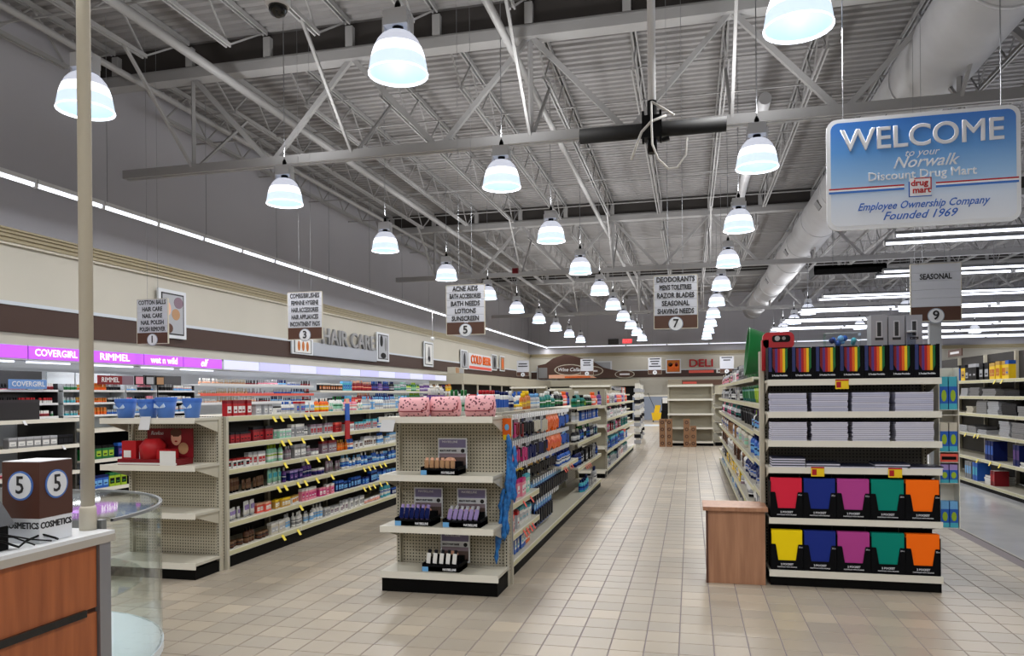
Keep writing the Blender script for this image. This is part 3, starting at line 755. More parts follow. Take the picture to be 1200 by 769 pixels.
b = MB(); b.prism(ell(.13, .22, .05, .065), .098, .10, C('peach')); b.prism(ell(.20, .13, .05, .05), .098, .10, C('tan')); b.prism(ell(.13, .265, .055, .035), .0975, .099, C('brown')); b.prism(ell(.13, .19, .014, .007), .0965, .098, C('red'))
b.prism(ell(.11, .235, .01, .005), .0965, .098, C('brown')); b.prism(ell(.15, .235, .01, .005), .0965, .098, C('brown')); obj('portrait', b, hd_)
text('Revlon', .045, INKW, (-.06, .098, .26), parent=hd_, shear=.3)
b = MB(); b.box(-.29, -.15, -.05, .05, .05, .2, C('red')); b.box(-.27, -.2, -.052, -.05, .06, .12, C('white')); obj('carton', b, e)
b = MB(); b.lathe([(.1, .05), (.11, .16), (.06, .22)], C('red'), 8, c=(-.02, 0)); b.box(-.1, .05, -.07, -.03, .05, .11, C('silver')); obj('bag', b, e)
b = MB(); b.box(.06, .2, -.06, .04, .05, .13, C('red')); b.box(.12, .27, -.095, -.09, .0, .12, C('white')); obj('carton', b, e)
tag(e, 'red cosmetics tray display with portrait header on the cream end unit', 'display')

# ---- centre end unit: pouches and four trays
PK = mat('floral_pink', (226, 160, 168), .6); t = NT(PK)
tc = t.add('ShaderNodeTexCoord'); vo = t.add('ShaderNodeTexVoronoi'); vo.inputs['Scale'].default_value = 40; t.link(tc.outputs['Object'], vo.inputs['Vector'])
nz = t.add('ShaderNodeTexNoise'); nz.inputs['Scale'].default_value = 34; t.link(tc.outputs['Object'], nz.inputs['Vector'])
mm = t.math('LESS_THAN', t.math('ADD', vo.outputs['Distance'], t.math('MULTIPLY', nz.outputs[0], .5)), .56)
mx = t.add('ShaderNodeMixRGB'); t.link(mm, mx.inputs[0]); mx.inputs[1].default_value = (*lin((230, 170, 176)), 1); mx.inputs[2].default_value = (*lin((110, 50, 66)), 1); t.link(mx.outputs[0], t.b.inputs['Base Color'])
def pouch(x, y, w_, h_, rz, lab):
    b = MB(); R = []
    for k in range(7):
        tt = k / 6; z = h_ * tt; hw = w_ / 2 * (.96 + .04 * math.sin(PI * tt)); hd2 = .05 * (math.sin(PI * (.15 + .8 * tt)) + .15)
        R.append([(hw * cx, hd2 * cy, z) for cx, cy in ((-1, 0), (-.94, -.8), (-.5, -1), (.5, -1), (.94, -.8), (1, 0), (.94, .8), (0, 1), (-.94, .8))])
    b.rings(R, PK); o = obj('floral_pouch', b, None, (x, y, 1.3407), rz)
    b = MB(); b.path([(-w_ * .47, -.058, h_ * .30), (-w_ * .3, -.062, h_ * .27), (w_ * .3, -.062, h_ * .27), (w_ * .46, -.056, h_ * .36), (w_ * .48, -.04, h_ * .7)], .004, C('crimson'), 5); obj('flap_piping', b, o)
    tag(o, lab, 'pouch', 'pink floral pouches on the centre end unit')
pouch(-2.10, 5.50, .25, .15, 0, 'pink floral pouch at the hair-aisle end of the top shelf')
pouch(-1.865, 5.56, .25, .155, -.05, 'pink floral pouch in the middle, tucked beside the first one')
pouch(-1.565, 5.50, .24, .16, .03, 'pink floral pouch standing apart by the main aisle')
b = MB(); b.face([(-.05, 0, .0), (.06, 0, .0), (.045, -.01, -.09), (-.065, -.01, -.09)], WT); b.face([(.06, .001, .0), (-.05, .001, .0), (-.065, -.009, -.09), (.045, -.009, -.09)], WT)
tag(obj('price_card', b, None, (-2.26, 5.352, 1.32)), 'white price card at the corner under the pink pouches', 'tag')
POST = mat('poster_dusk', (134, 118, 128), .5)
def tray(x, z, y, col, accent, lab, n=6, hx=0.02, lean=0.1, tall=.115):
    z += .0006; e = empty('makeup_tray', (x, y, z))
    b = MB(); b.box(-.15, .15, -.11, .1, 0, .035, BOARD); b.box(-.15, .15, -.11, -.105, 0, .05, BOARD); b.box(-.15, -.145, -.11, .1, 0, .06, BOARD); b.box(.145, .15, -.11, .1, 0, .06, BOARD); b.box(-.13, .13, .06, .1, .03, .09, BOARD); obj('tray_base', b, e)
    b = MB(); b.box(-.1 + hx, .14 + hx, .101, .107, .03, .27, SIGNW); h = obj('header_card', b, e)
    b = MB(); b.box(-.09 + hx, .13 + hx, .0995, .101, .195, .26, mat('poster_violet', (120, 112, 148), .5)); b.box(-.09 + hx, .13 + hx, .0995, .101, .04, .14, mat('poster_umber', (84, 66, 62), .5)); b.box(-.09 + hx, .13 + hx, .0992, .101, .12, .15, POST)
    b.prism(ell(.105 + hx, .17, .016, .016), .098, .101, INK); b.prism(ell(.0 + hx, .085, .05, .035), .098, .0995, C('peach')); obj('poster_art', b, h)
    text('MAYBELLINE', .024, INKW, (-.0 + hx, .098, .24), parent=h, sx=.95)
    text('BEAUTY MUST HAVES', .019, INK, (-.015 + hx, .099, .17), parent=h, sx=.75, bold=.0006)
    text('MAYBELLINE', .024, INKW, (.07, -.111, .018), parent=e, bold=.0008, sx=.8)
    b = MB(); b.box(-.148, -.10, -.113, -.11, .0, .035, C('skyblue')); obj('price_sticker', b, e)
    me = None
    for k in range(n):
        xx = -.115 + k * (.21 / (n - 1))
        if me is None:
            b = MB(); b.lathe([(.013, 0), (.015, tall * .62), (.0135, tall * .62), (.013, tall)], C(col), 8); b.box(-.016, .016, -.018, -.014, tall * .1, tall * .8, C(accent)); me = b.mesh('mascara')
        o = link('mascara', me, None, (x + xx, y - .055, z + .042)); o.rotation_euler = (.0, lean, 0)
        tag(o, '%s slim %s-%s mascara in the %s' % (ordn(k), say(col), say(accent), lab), 'mascara', 'mascaras in the ' + lab)
    tag(e, 'black tray display with dusky poster header, the %s' % lab, 'display')
tray(-1.875, .895, 5.53, 'peach', 'tan', 'second-shelf tray', hx=.02, lean=0, tall=.085)
tray(-2.09, .5, 5.53, 'lilac', 'navy', 'third-shelf tray toward the hair aisle', hx=.03, lean=.12)
tray(-1.70, .5, 5.53, 'silver', 'lilac', 'third-shelf tray toward the main aisle', hx=.0, lean=.22)
tray(-1.87, .155, 5.53, 'charcoal', 'white', 'base-deck tray', hx=.03, lean=.1, n=5)

# ---- right side of the centre run: pegs, packs, low shelves
RC = 'peg hook run'
X0 = -1.83                                             # peg panel face
hk = MB(); hk.path([(0, 0, 0), (.30, 0, 0), (.33, 0, .012)], .0045, mat('hook_grey', (120, 122, 124), .4), 5); hkm = hk.mesh('peg_hook')
ht = MB(); ht.box(.325, .333, -.011, .011, -.012, .034, mat('hook_label', (236, 237, 238), .4)); htm = ht.mesh('label_plate')
hooks = []
def hook(y, z):
    o = link('peg_hook', hkm, rowC, (X0 + .0 + 1.43 + .002, y - 5.80, z)); link('label_plate', htm, o)
def hang(y, z, w_, h_, kind, a, b_, c_, lab, n=3, d=.02, first=.31, near=True):
    for k in range(n):
        product(kind, w_, h_, a, b_, c_, (X0 + first - k * .05, y, z - .006), PI / 2, lab % ('front', 'middle', 'rear')[k], lab % 'any' + ' group', near, d)
PEGROWS = []
ROWS = [('top peg row', 1.30, [(6.1, 'red', 'peach', 'white'), (6.7, 'magenta', 'crimson', 'mauve'), (7.2, 'navy', 'charcoal', 'silver'), (7.9, 'silver', 'cream', 'charcoal'), (8.6, 'orange', 'amber', 'orange'), (9.5, 'navy', 'blue', 'white')], .19),
        ('middle peg row', 1.07, [(6.1, 'mauve', 'crimson', 'pink'), (6.9, 'crimson', 'magenta', 'silver'), (7.9, 'charcoal', 'navy', 'silver'), (8.8, 'orange', 'amber', 'coral'), (9.5, 'navy', 'blue', 'skyblue')], .18),
        ('lower peg row', .86, [(6.9, 'charcoal', 'black', 'yellow'), (7.8, 'charcoal', 'black', 'gold'), (9.5, 'navy', 'charcoal', 'blue')], .15)]
for nm, z, cols, h_ in ROWS:
    y = 5.98; q = 0
    while y < 9.35:
        a, b_, c_ = next(((a, b_, c_) for e_, a, b_, c_ in cols if y < e_), cols[-1][1:])
        if a != 'orange' and rng.random() < .5: a, b_, c_ = rng.choice(((c_, a, 'charcoal'), ('charcoal', b_, a), ('silver', b_, 'black'), (b_, 'charcoal', 'white')))
        hook(y, z)
        kd = 'hanging_bag' if a == 'orange' else 'hanging_pack'
        hang(y, z, .066, h_ * rng.uniform(.75, 1.08), kd, a, b_, c_, '%%s %s %s hanging on the %s hook of the %s' % (say(a), SAYK[kd], ordn(q), nm), near=(y < 7.6), n=3 if y < 8 else 2, d=.022)
        y += .079; q += 1
for nm, z, ya, yb, col in (('fourth peg row', .64, 7.15, 9.3, 'navy'), ('fifth peg row', .42, 7.3, 8.6, 'blue')):
    y = ya; q = 0
    while y < yb:
        hook(y, z)
        if nm[1] == 'o' or y < 8.2: hang(y, z, .09, .2 if z > .5 else .24, 'hanging_pack', col, 'charcoal', 'skyblue', '%%s %s carded pack hanging on the %s hook of the %s' % (col, ordn(q), nm), near=False, n=2)
        y += .12; q += 1
fill(RC, 'upper low shelf', 'px', -1.43, 5.86, 7.0, .60, .22, [(6.1, pal('squeeze_tube green white mint')), (6.35, pal('carton magenta pink white', 'carton pink magenta white')), (6.6, pal('carton magenta crimson pink', 'carton blue pink magenta')), (7.0, pal('carton mint turquoise white', 'carton turquoise white mint'))], 9, 2, 3, scale=1.25)
fill(RC, 'middle low shelf', 'px', -1.43, 5.86, 7.0, .345, .2, [(6.3, pal('carton red coral silver', 'carton silver red white')), (6.7, pal('carton silver lilac white', 'carton white turquoise silver')), (7.0, pal('carton red coral white'))], 9, 2, 3, scale=1.2)
fill(RC, 'lowest low shelf', 'px', -1.43, 5.86, 7.0, .13, .18, [(6.2, pal('carton silver lilac white', 'carton white pink silver')), (6.45, pal('carton blue turquoise white')), (6.8, pal('carton orange coral white', 'carton orange red amber')), (7.0, pal('carton white silver mauve'))], 9, 2, 3, scale=1.2)
FAR = {'upper far shelf': (1.137, .17, pal('pump_bottle white black silver', 'carton blue navy silver', 'bottle charcoal white teal')), 'second far shelf': (.87, .2, pal('bottle navy green blue', 'bottle charcoal white silver', 'pump_bottle white silver charcoal', 'carton navy silver teal')),
       'third far shelf': (.54, .22, pal('bottle charcoal black silver', 'carton black charcoal silver', 'carton silver grey charcoal', 'bottle navy charcoal blue')), 'lowest far shelf': (.13, .22, pal('bottle turquoise navy blue', 'bottle silver navy white', 'carton silver grey white'))}
for nm, (z, hm_, pl) in FAR.items():
    fill(RC, nm, 'px', -1.43, 9.72 if z > .2 else 10.4, 12.1, z, hm_, [(99, pl)], 0, scale=1.15)
fill(RC, 'lone middle shelf', 'px', -1.43, 8.4, 9.4, .68, .16, [(99, pal('bottle navy charcoal blue', 'bottle blue navy white'))], 0)
TOPC = [(6.2, pal('bottle mint white green', 'bottle white green mint')), (6.9, pal('spray_can white red red', 'spray_can white red navy')), (7.6, pal('bottle white skyblue navy', 'spray_can white navy blue')), (8.1, pal('bottle silver white navy')), (8.5, pal('bottle yellow yellow gold', 'jar gold yellow white')), (9.0, pal('bottle amber yellow gold', 'bottle yellow gold white')),
        (9.6, pal('bottle silver skyblue white')), (10.6, pal('bottle teal black green', 'bottle teal white green')), (11.3, pal('bottle green black lime', 'bottle charcoal white green')), (12.1, pal('bottle navy purple blue', 'bottle coral orange white', 'bottle peach coral orange'))]
fill(RC, 'top deck', 'px', -1.895, 5.9, 12.1, 1.33, .22, TOPC, 7.5, inset=.005, scale=1.1)
fill(RC, 'highest far shelf', 'px', -1.43, 9.72, 12.1, 1.335, .21, [(e_, p_) for e_, p_ in TOPC if e_ > 10], 0)
fill(RC, 'second line on deck', 'px', -2.06, 5.9, 12.1, 1.33, .26, [(6.8, pal('bottle purple white lilac', 'bottle green white mint')), (8, pal('spray_can white skyblue red', 'bottle white skyblue blue')), (9.4, pal('bottle yellow white gold', 'bottle white blue skyblue')), (12.2, pal('bottle navy black blue', 'bottle skyblue white blue'))], 0, inset=.02, scale=1.15)
for nm, z, ys in (('upper low shelf', .60, (6.35, 6.65)), ('lowest low shelf', .345, (6.35, 6.47, 6.6, 6.72)), ('lone middle shelf', .68, (8.5, 8.62, 8.9, 9.05)), ('third far shelf', .54, (10.3, 10.45, 10.6, 10.75))):
    tagrow(nm, -1.43, z, ys, tmC, 'coral', RC)
# blue mesh strip of hanging nets and the orange tag at the corner
NET = noise_color('blue_net', (18, 78, 148), (40, 128, 204), 30, .5)
e = empty('net_strip', (-1.36, 5.66, 1.16))
for k in range(26):
    L_ = rng.uniform(.16, .30); z = .04 - .03 * k; w_ = rng.uniform(.012, .022); dx = -.10 * (k / 26) ** 2 + rng.uniform(-.035, .035); ln = rng.uniform(-.05, .02)
    b = MB(); b.rings([[(dx + ln * tt + ww * w_ * math.cos(2 * PI * q / 6 + tt * 3), -.02 + rng.uniform(-.004, .004) + ww * w_ * .7 * math.sin(2 * PI * q / 6 + tt * 3), z - L_ * tt) for q in range(6)] for tt, ww in ((0, .15), (.12, .8), (.35, 1.1), (.6, .7), (.8, 1.2), (1, .2))], NET)
    o = obj('net', b, e)
b = MB(); b.box(-.004, .004, .0, .006, -.9, .02, STEEL); obj('hanging_strip', b, e)
tag(e, 'long strip of bright blue nets hanging at the corner of the peg run', 'nets')
b = MB(); b.box(-.035, .035, 0, .006, -.09, .06, C('orange')); b.prism(ell(0, -.01, .018, .025), -.002, 0, C('skyblue')); b.box(-.03, .03, -.002, 0, -.11, -.07, C('yellow'))
tag(obj('hang_card', b, None, (-1.405, 5.69, 1.26)), 'small orange card above the blue net strip', 'card')

# ------------------------------------------------------------------ wall unit of cosmetics (left wall)
WX = -8.6
e = empty('cosmetics_wall_unit', (-9.4, 5.0, 0))
b = MB(); b.box(-.5, -.3, 0, 22, 0, 2.28, mat('wall_unit_back', (188, 192, 198), .5)); obj('back_panel', b, e)
b = MB(); b.box(-.3, .74, 0, 22, 0, .12, KICK); obj('kick_base', b, e)
def wshelf(par, x1, y0, y1, z, d, dark=False):
    b = MB(); b.box(x1 - d, x1 - .01, y0, y1, z - .025, z, BLACK if dark else SHELF_T); b.box(x1 - .01, x1, y0, y1, z - .05, z + .003, SHELF); return obj('shelf', b, par)
for z in (1.23, .86, .48, .16): wshelf(e, .8, 0, 4.05, z, .7)
for z in (1.05, .60, .16): wshelf(e, .8, 4.1, 22, z, .7)
for yy in (1.6, 2.8, 4.05): obj('divider', MB().box(-.3, .72, yy, yy + .03, .12, 1.22, mat('divider_dark', (58, 56, 52), .5)), e)
for yy in (5.2, 7.6): obj('divider', MB().box(-.3, .72, yy, yy + .03, .12, 1.04, BLACK), e)
tag(e, 'long cosmetics wall unit with lit purple canopy along the cream wall', 'shelving')
# display risers on the unit
def riser(y0, y1, zs, d, back, lab, xb=-9.25):
    zb = 1.2306 if y0 < 9.04 else 1.0506
    r = empty('display_riser', (xb, y0, 1.2306)); zlo = zb - 1.2306
    z0 = zs[0]
    b = MB(); b.box(0, .02, 0, y1 - y0, zlo, zs[-1] - 1.23 + .28, back); obj('riser_back', b, r)
    for k, z in enumerate(zs):
        b = MB(); b.box(.02, d - .0, 0, y1 - y0, z - 1.23 - .018, z - 1.23, WHITE); b.box(d, d + .006, 0, y1 - y0, z - 1.25, z - 1.23 + .012, WHITE); obj('tray', b, r)
    for yy in (0, y1 - y0 - .01): obj('riser_end', MB().box(.02, d, yy, yy + .01, zlo, zs[-1] - 1.23 + .1, back), r)
    tag(r, lab, 'display')
    return r
WD = mat('display_dark', (30, 30, 34), .4); WL = mat('display_light', (184, 190, 196), .4)
RZ = [1.25, 1.44, 1.63]
labs = 'dark makeup riser under the light blue lettered board|pale makeup riser with teal and orange lipsticks|dark makeup riser under the dark red lettered board|pale riser with framed beauty cards on top|dark riser beside the pink price rails'.split('|')
secs = [(7.3, 9.03, WD), (9.12, 9.62, WL), (9.65, 10.35, WL), (10.38, 11.1, WL), (11.13, 12.1, WD)]
PALW = [(8.2, pal('lipstick charcoal black silver', 'lipstick black silver white', 'nail_polish charcoal black pink')), (8.9, pal('lipstick crimson white pink', 'lipstick white red silver', 'nail_polish silver white red')),
        (9.3, pal('lipstick turquoise silver mint', 'lipstick teal white mint', 'lipstick green silver mint')), (9.65, pal('lipstick amber silver orange', 'lipstick orange gold silver', 'lipstick purple silver mauve')), (10.0, pal('lipstick orange amber gold', 'lipstick crimson orange silver')),
        (10.35, pal('lipstick blue silver skyblue', 'lipstick charcoal silver black')), (11.1, pal('lipstick black charcoal white', 'nail_polish skyblue white blue', 'lipstick charcoal pink silver')), (12.2, pal('lipstick charcoal grey black', 'lipstick black silver grey', 'lipstick skyblue white orange'))]
for i, (a, c, m) in enumerate(secs):
    riser(a, c, RZ, .3, m, labs[i], -9.25)
    for k, z in enumerate(RZ):
        fill(('blue-board riser', 'teal-stocked riser', 'red-board riser', 'framed-card riser', 'dark end riser')[i], ('lowest tray', 'middle tray', 'upper tray')[k], 'px', -8.95, max(a, 7.7) + .03, c - .03, z, .12, PALW, 0, 5, 9, .01, .02, 1.35)
# nail, hair colour and shampoo further along the same wall
PALN = [(13.5, pal('nail_polish peach white tan', 'nail_polish tan cream peach')), (14.6, pal('nail_polish mauve silver pink', 'nail_polish crimson charcoal red', 'nail_polish pink silver white')), (15.6, pal('nail_polish skyblue navy silver', 'nail_polish blue silver navy')), (16.5, pal('nail_polish crimson black red', 'nail_polish charcoal red silver'))]
for k, (z, lab) in enumerate(((1.40, 'lower'), (1.57, 'middle'), (1.76, 'upper'))):
    b = MB(); b.box(0, .36, 0, 4.3, -.02, 0, WHITE); b.box(.355, .362, 0, 4.3, -.03, .02, C('coral') if k == 1 else WHITE)
    s_ = obj('nail_shelf', b, None, (-9.22, 12.15, z)); tag(s_, 'narrow white %s shelf of nail polish on the wall unit' % lab, 'shelf')
    fill('nail polish wall', lab + ' narrow shelf', 'px', -8.87, 12.18, 16.4, z, .13, PALN, 0, 6, 12, .012, .02, 1.5)
PALH = [(17.5, pal('carton black charcoal turquoise', 'carton charcoal white amber')), (18.2, pal('carton turquoise skyblue blue')), (19.5, pal('bottle blue white skyblue', 'bottle crimson peach red', 'bottle red white peach')), (21, pal('bottle purple navy lilac', 'bottle navy blue purple', 'bottle charcoal navy silver')), (22.2, pal('bottle silver mint teal', 'bottle teal white mint')), (23.2, pal('bottle green lime mint', 'bottle lime green white')),
        (24.3, pal('bottle purple white lilac', 'bottle white purple lilac')), (25.5, pal('bottle cream tan white', 'bottle white cream grey')), (27, pal('bottle charcoal purple navy', 'bottle gold amber yellow'))]
for z, lab in ((1.66, 'high'), (1.32, 'waist-high')):
    b = MB(); b.box(0, .5, 0, 10.4, -.03, 0, SHELF_T); b.box(.5, .51, 0, 10.4, -.05, .003, SHELF)
    tag(obj('wall_shelf', b, None, (-9.22, 16.5, z)), '%s cream wall shelf stocked with shampoo past the nail polish' % lab, 'shelf')
    fill('shampoo wall', lab + ' shelf', 'px', -8.71, 16.55, 26.8, z, .28, PALH, 0, 3, 6, .01, .02, 1.5)
# lower shelves near the register side: dark goods
fill('wall unit', 'upper ledge', 'px', WX, 10.2, 13.2, 1.05, .12, [(99, pal('carton black charcoal grey', 'jar silver charcoal white', 'carton peach silver white'))], 0, scale=1.3)
fill('wall unit', 'middle ledge', 'px', WX, 9.15, 11.6, .60, .25, [(9.6, pal('bottle brown tan peach', 'carton green black lime')), (10.3, pal('carton navy blue purple', 'carton white silver grey', 'carton silver white charcoal')), (99, pal('carton blue navy skyblue'))], 0, scale=1.5)
fill('wall unit', 'bottom ledge', 'px', WX, 9.15, 11.6, .16, .3, [(9.5, pal('carton blue navy skyblue')), (9.9, pal('carton lime green black', 'carton navy blue white')), (99, pal('carton charcoal green gold', 'carton white blue silver'))], 0, scale=1.7)
fill('wall unit', 'lower counter shelf', 'px', WX, 7.7, 9.0, .48, .16, [(8.0, pal('jar pink silver crimson')), (8.3, pal('bottle crimson pink brown')), (99, pal('bottle mauve silver white', 'bottle pink silver white'))], 0, scale=1.2)
fill('wall unit', 'middle counter shelf', 'px', WX, 7.9, 9.0, .86, .14, [(8.0, pal('carton grey silver white')), (8.3, pal('carton charcoal grey black')), (8.5, pal('jar bronze crimson amber')), (99, pal('carton black charcoal charcoal'))], 0, scale=1.5)
for y, z in ((8.12, 1.23), (8.75, .86)): tag(link('shelf_tag', tmW, None, (WX + .004, y, z - .01)), 'white tag on the %s wall shelf near the register sign' % ('upper' if z > 1 else 'middle'), 'tag')
# dark boxed item on the upper counter shelf
b = MB(); b.box(-.16, .1, -.35, .35, 0, .26, mat('dark_case', (20, 14, 20), .5)); b.box(-.162, .102, -.352, .352, .23, .27, mat('dark_case_lid', (34, 26, 34), .5))
tag(obj('dark_case', b, None, (-8.78, 8.1, 1.2306)), 'black boxy case on the upper wall shelf under the blue board', 'box')
# header boards
def board(name, y0, y1, x, z0, z1, m, s, size, tm_, lab, sx=1.):
    b = MB(); b.box(0, .02, 0, y1 - y0, 0, z1 - z0, m); o = obj(name, b, None, (x, y0, z0))
    if s: text(s, size, tm_, (.021, (y1 - y0) / 2, (z1 - z0) / 2), 'right', o, sx=sx, bold=.001)
    tag(o, lab, 'sign'); return o
board('brand_board', 8.2, 8.8, -8.93, 1.65, 1.78, mat('board_blue', (104, 146, 206), .5), 'COVERGIRL', .1, INKW, 'light blue lettered board standing on the makeup risers')
board('brand_board', 9.75, 10.25, -8.93, 1.73, 1.87, C('crimson'), 'RIMMEL', .11, INKW, 'dark red lettered board above the lipsticks')
board('photo_board', 10.252, 10.5, -8.93, 1.73, 1.87, C('mauve'), '', .1, INKW, 'small pinkish portrait strip joined to the dark red lettered board')
for k, (yy, cc, nm) in enumerate(((10.55, 'pink', 'pink'), (10.8, 'silver', 'white'), (11.05, 'tan', 'tan'))):
    b = MB(); b.box(0, .02, 0, .2, 0, .15, BLACK); b.box(.02, .023, .015, .185, .015, .135, C(cc)); b.prism if 0 else None
    tag(obj('beauty_card', b, None, (-8.94, yy, 1.73)), 'small %s beauty card in a black frame above the makeup risers' % nm, 'card')
# canopy
PUR = mat('canopy_purple_lit', (186, 84, 224), .4, emit=.75)
PAL_L = mat('canopy_pale_lit', (190, 190, 232), .4, emit=.5)
CANW = mat('canopy_frame', (198, 200, 204), .5)
cuts = [5.0, 8.5, 9.45, 10.75, 11.75, 12.9]
names = ['', 'COVERGIRL', 'RIMMEL', 'wet n wild', 'elf']
UNDER = mat('canopy_tube', (235, 240, 255), .5, emit=1.2)
for k in range(len(cuts) - 1):
    a, c = cuts[k], cuts[k + 1]
    e = empty('lit_canopy', (-9.25, a, 2.07))
    b = MB(); b.box(0, .33, .005, c - a - .005, -.02, .0, CANW); b.box(0, .33, .005, c - a - .005, .175, .19, CANW); b.box(0, .01, .005, c - a - .005, 0, .175, CANW); obj('canopy_frame', b, e)
    b = MB(); b.box(.325, .34, .012, c - a - .012, 0, .175, PUR); obj('lit_panel', b, e)
    b = MB(); b.bar((.2, .1, -.04), (.2, c - a - .1, -.04), .015, UNDER, 6); obj('under_tube', b, e)
    if names[k]: text(names[k], (0, .14, .15, .16, .19)[k], mat('canopy_white_ink', (246, 240, 250), .5, emit=1.2), (.342, (c - a) / 2, .088), 'right', e, sx=(1, 1.0, 1.25, 1.0, 1.0)[k], bold=.002, shear=.3 if k == 4 else 0)
    tag(e, ('glowing purple canopy lightbox with white lettering, %s one past the blank one' % ordn(k - 1)) if names[k] else 'glowing purple canopy lightbox without lettering by the beige pole', 'lightbox')
y = 12.95; k = 0
while y < 26.5:
    e = empty('lit_canopy', (-9.25, y, 2.07)); L = 1.24
    b = MB(); b.box(0, .33, .005, L, -.02, .0, CANW); b.box(0, .33, .005, L, .175, .19, CANW); obj('canopy_frame', b, e)
    b = MB(); b.box(.325, .34, .012, L - .01, 0, .175, PAL_L if k % 2 else mat('canopy_white_lit', (205, 208, 232), .4, emit=.6)); obj('lit_panel', b, e)
    tag(e, 'pale lilac-white glowing canopy panel, %s past the purple ones' % ordn(k), 'lightbox', 'pale lit canopy panels past the purple ones')
    y += 1.25; k += 1
for yy in (8.4, 9.9, 12.0, 15.0, 18.0): area_light('canopy_glow', (-9.0, yy, 2.02), 5, .1, 1.2)

# wall decor on the left wall
WXP = XW + .05
def poster(y0, y1, z0, z1, lab, art, frame=SIGNW, thick=.04):
    b = MB(); b.box(0, thick, 0, y1 - y0, 0, z1 - z0, frame); o = obj('framed_poster', b, None, (WXP, y0, z0)); W_, H_ = y1 - y0, z1 - z0
    b = MB(); b.box(thick, thick + .004, W_ * .09, W_ * .91, H_ * .07, H_ * .93, INK); obj('inner_border', b, o)
    b = MB(); b.box(thick + .004, thick + .008, W_ * .13, W_ * .87, H_ * .1, H_ * .9, C(art[0])); 
    for (c_, cy, cz, ry, rz_) in art[1:]:
        b.rings([[(thick + q, (cy + ry * math.cos(2 * PI * t / 14)) * W_, (cz + rz_ * math.sin(2 * PI * t / 14)) * H_) for t in range(14)] for q in (.006, .011)], C(c_), sm=False)
    obj('picture', b, o); tag(o, lab, 'poster')
poster(12.3, 13.1, 2.68, 3.62, 'white framed salon photo poster behind the aisle 1 sign', ['silver', ('mauve', .7, .75, .17, .12), ('tan', .6, .5, .15, .12), ('brown', .35, .2, .14, .1), ('peach', .3, .6, .12, .15)])
poster(17.2, 18.3, 2.62, 3.05, 'small framed strip of amber bottles below the aisle 3 sign', ['white', ('amber', .3, .5, .06, .3), ('amber', .5, .5, .06, .3), ('amber', .7, .5, .06, .3)])
poster(22.5, 23.5, 2.66, 3.6, 'white framed hair tools poster at the end of HAIR CARE', ['silver', ('black', .35, .7, .12, .2), ('grey', .7, .6, .1, .25), ('black', .5, .2, .22, .1)])
poster(26.9, 27.95, 2.64, 3.6, 'white framed poster of a pale bottle past HAIR CARE', ['white', ('grey', .5, .5, .12, .32), ('silver', .5, .3, .2, .12)])
poster(31.6, 32.6, 2.7, 3.55, 'white framed dark bottle poster before COLD BEER', ['silver', ('charcoal', .5, .5, .16, .36)])
poster(36.9, 37.9, 2.8, 3.62, 'white framed dark poster just past COLD BEER', ['grey', ('charcoal', .5, .5, .2, .34)])
poster(38.6, 39.6, 2.8, 3.62, 'white framed orange bottle poster past COLD BEER', ['tan', ('orange', .5, .5, .2, .34)])
poster(43.6, 44.5, 2.85, 3.6, 'white framed grey poster nearest the far corner', ['grey', ('teal', .5, .5, .2, .34)])
b = MB(); b.box(0, .05, 0, 4.15, 0, .35, mat('brushed_panel', (176, 180, 190), .35, .3)); o = obj('lettering_panel', b, None, (WXP, 18.3, 2.62)); tag(o, 'pale panel band under the HAIR CARE letters', 'sign')
b = MB(); o = text('HAIR CARE', .62, mat('letter_grey', (146, 146, 148), .4), (WXP + .05, 20.5, 3.17), 'right', None, sx=1.14, bold=.008, name='wall_lettering', ext=.03); tag(o, 'large grey HAIR CARE letters on the cream wall', 'sign')
b = MB(); b.box(0, .04, 0, 4.1, 0, .75, SIGNW); b.box(.04, .045, .1, 4.0, .03, .16, C('coral')); o = obj('beer_board', b, None, (WXP, 32.75, 2.72)); tag(o, 'white board carrying orange COLD BEER letters', 'sign')
text('COLD BEER', .55, C('orange'), (.05, 2.05, .45), 'right', o, sx=1.2, bold=.012, ext=.02)

# coolers past the wall unit
e = empty('cooler_bank', (-9.3, 27.2, 0))
b = MB(); b.box(-.5, .9, 0, 18.0, 1.95, 2.35, mat('cooler_canopy', (184, 178, 160), .5)); b.box(-.5, .3, 0, 18, 0, 1.95, BLACK); b.box(.3, .9, 0, 18, 0, .5, mat('cooler_base', (150, 146, 136), .5)); obj('cabinet', b, e)
for k in range(9): obj('door_frame', MB().box(.84, .88, k * 2.0, k * 2.0 + .12, .5, 1.95, UPRIGHT), e)
tag(e, 'long bank of dark beer coolers with cream canopy below COLD BEER', 'cooler')
b = MB(); b.box(0, .3, 0, 1.2, 0, .25, mat('beige_box', (190, 184, 170), .5)); b.box(.3, .31, .1, .5, .03, .22, C('tan')); b.box(.3, .31, .6, 1.1, .03, .22, C('silver'))
tag(obj('canopy_box', b, None, (-9.1, 27.4, 2.36)), 'pale box with small pictures on top of the cooler canopy', 'box')

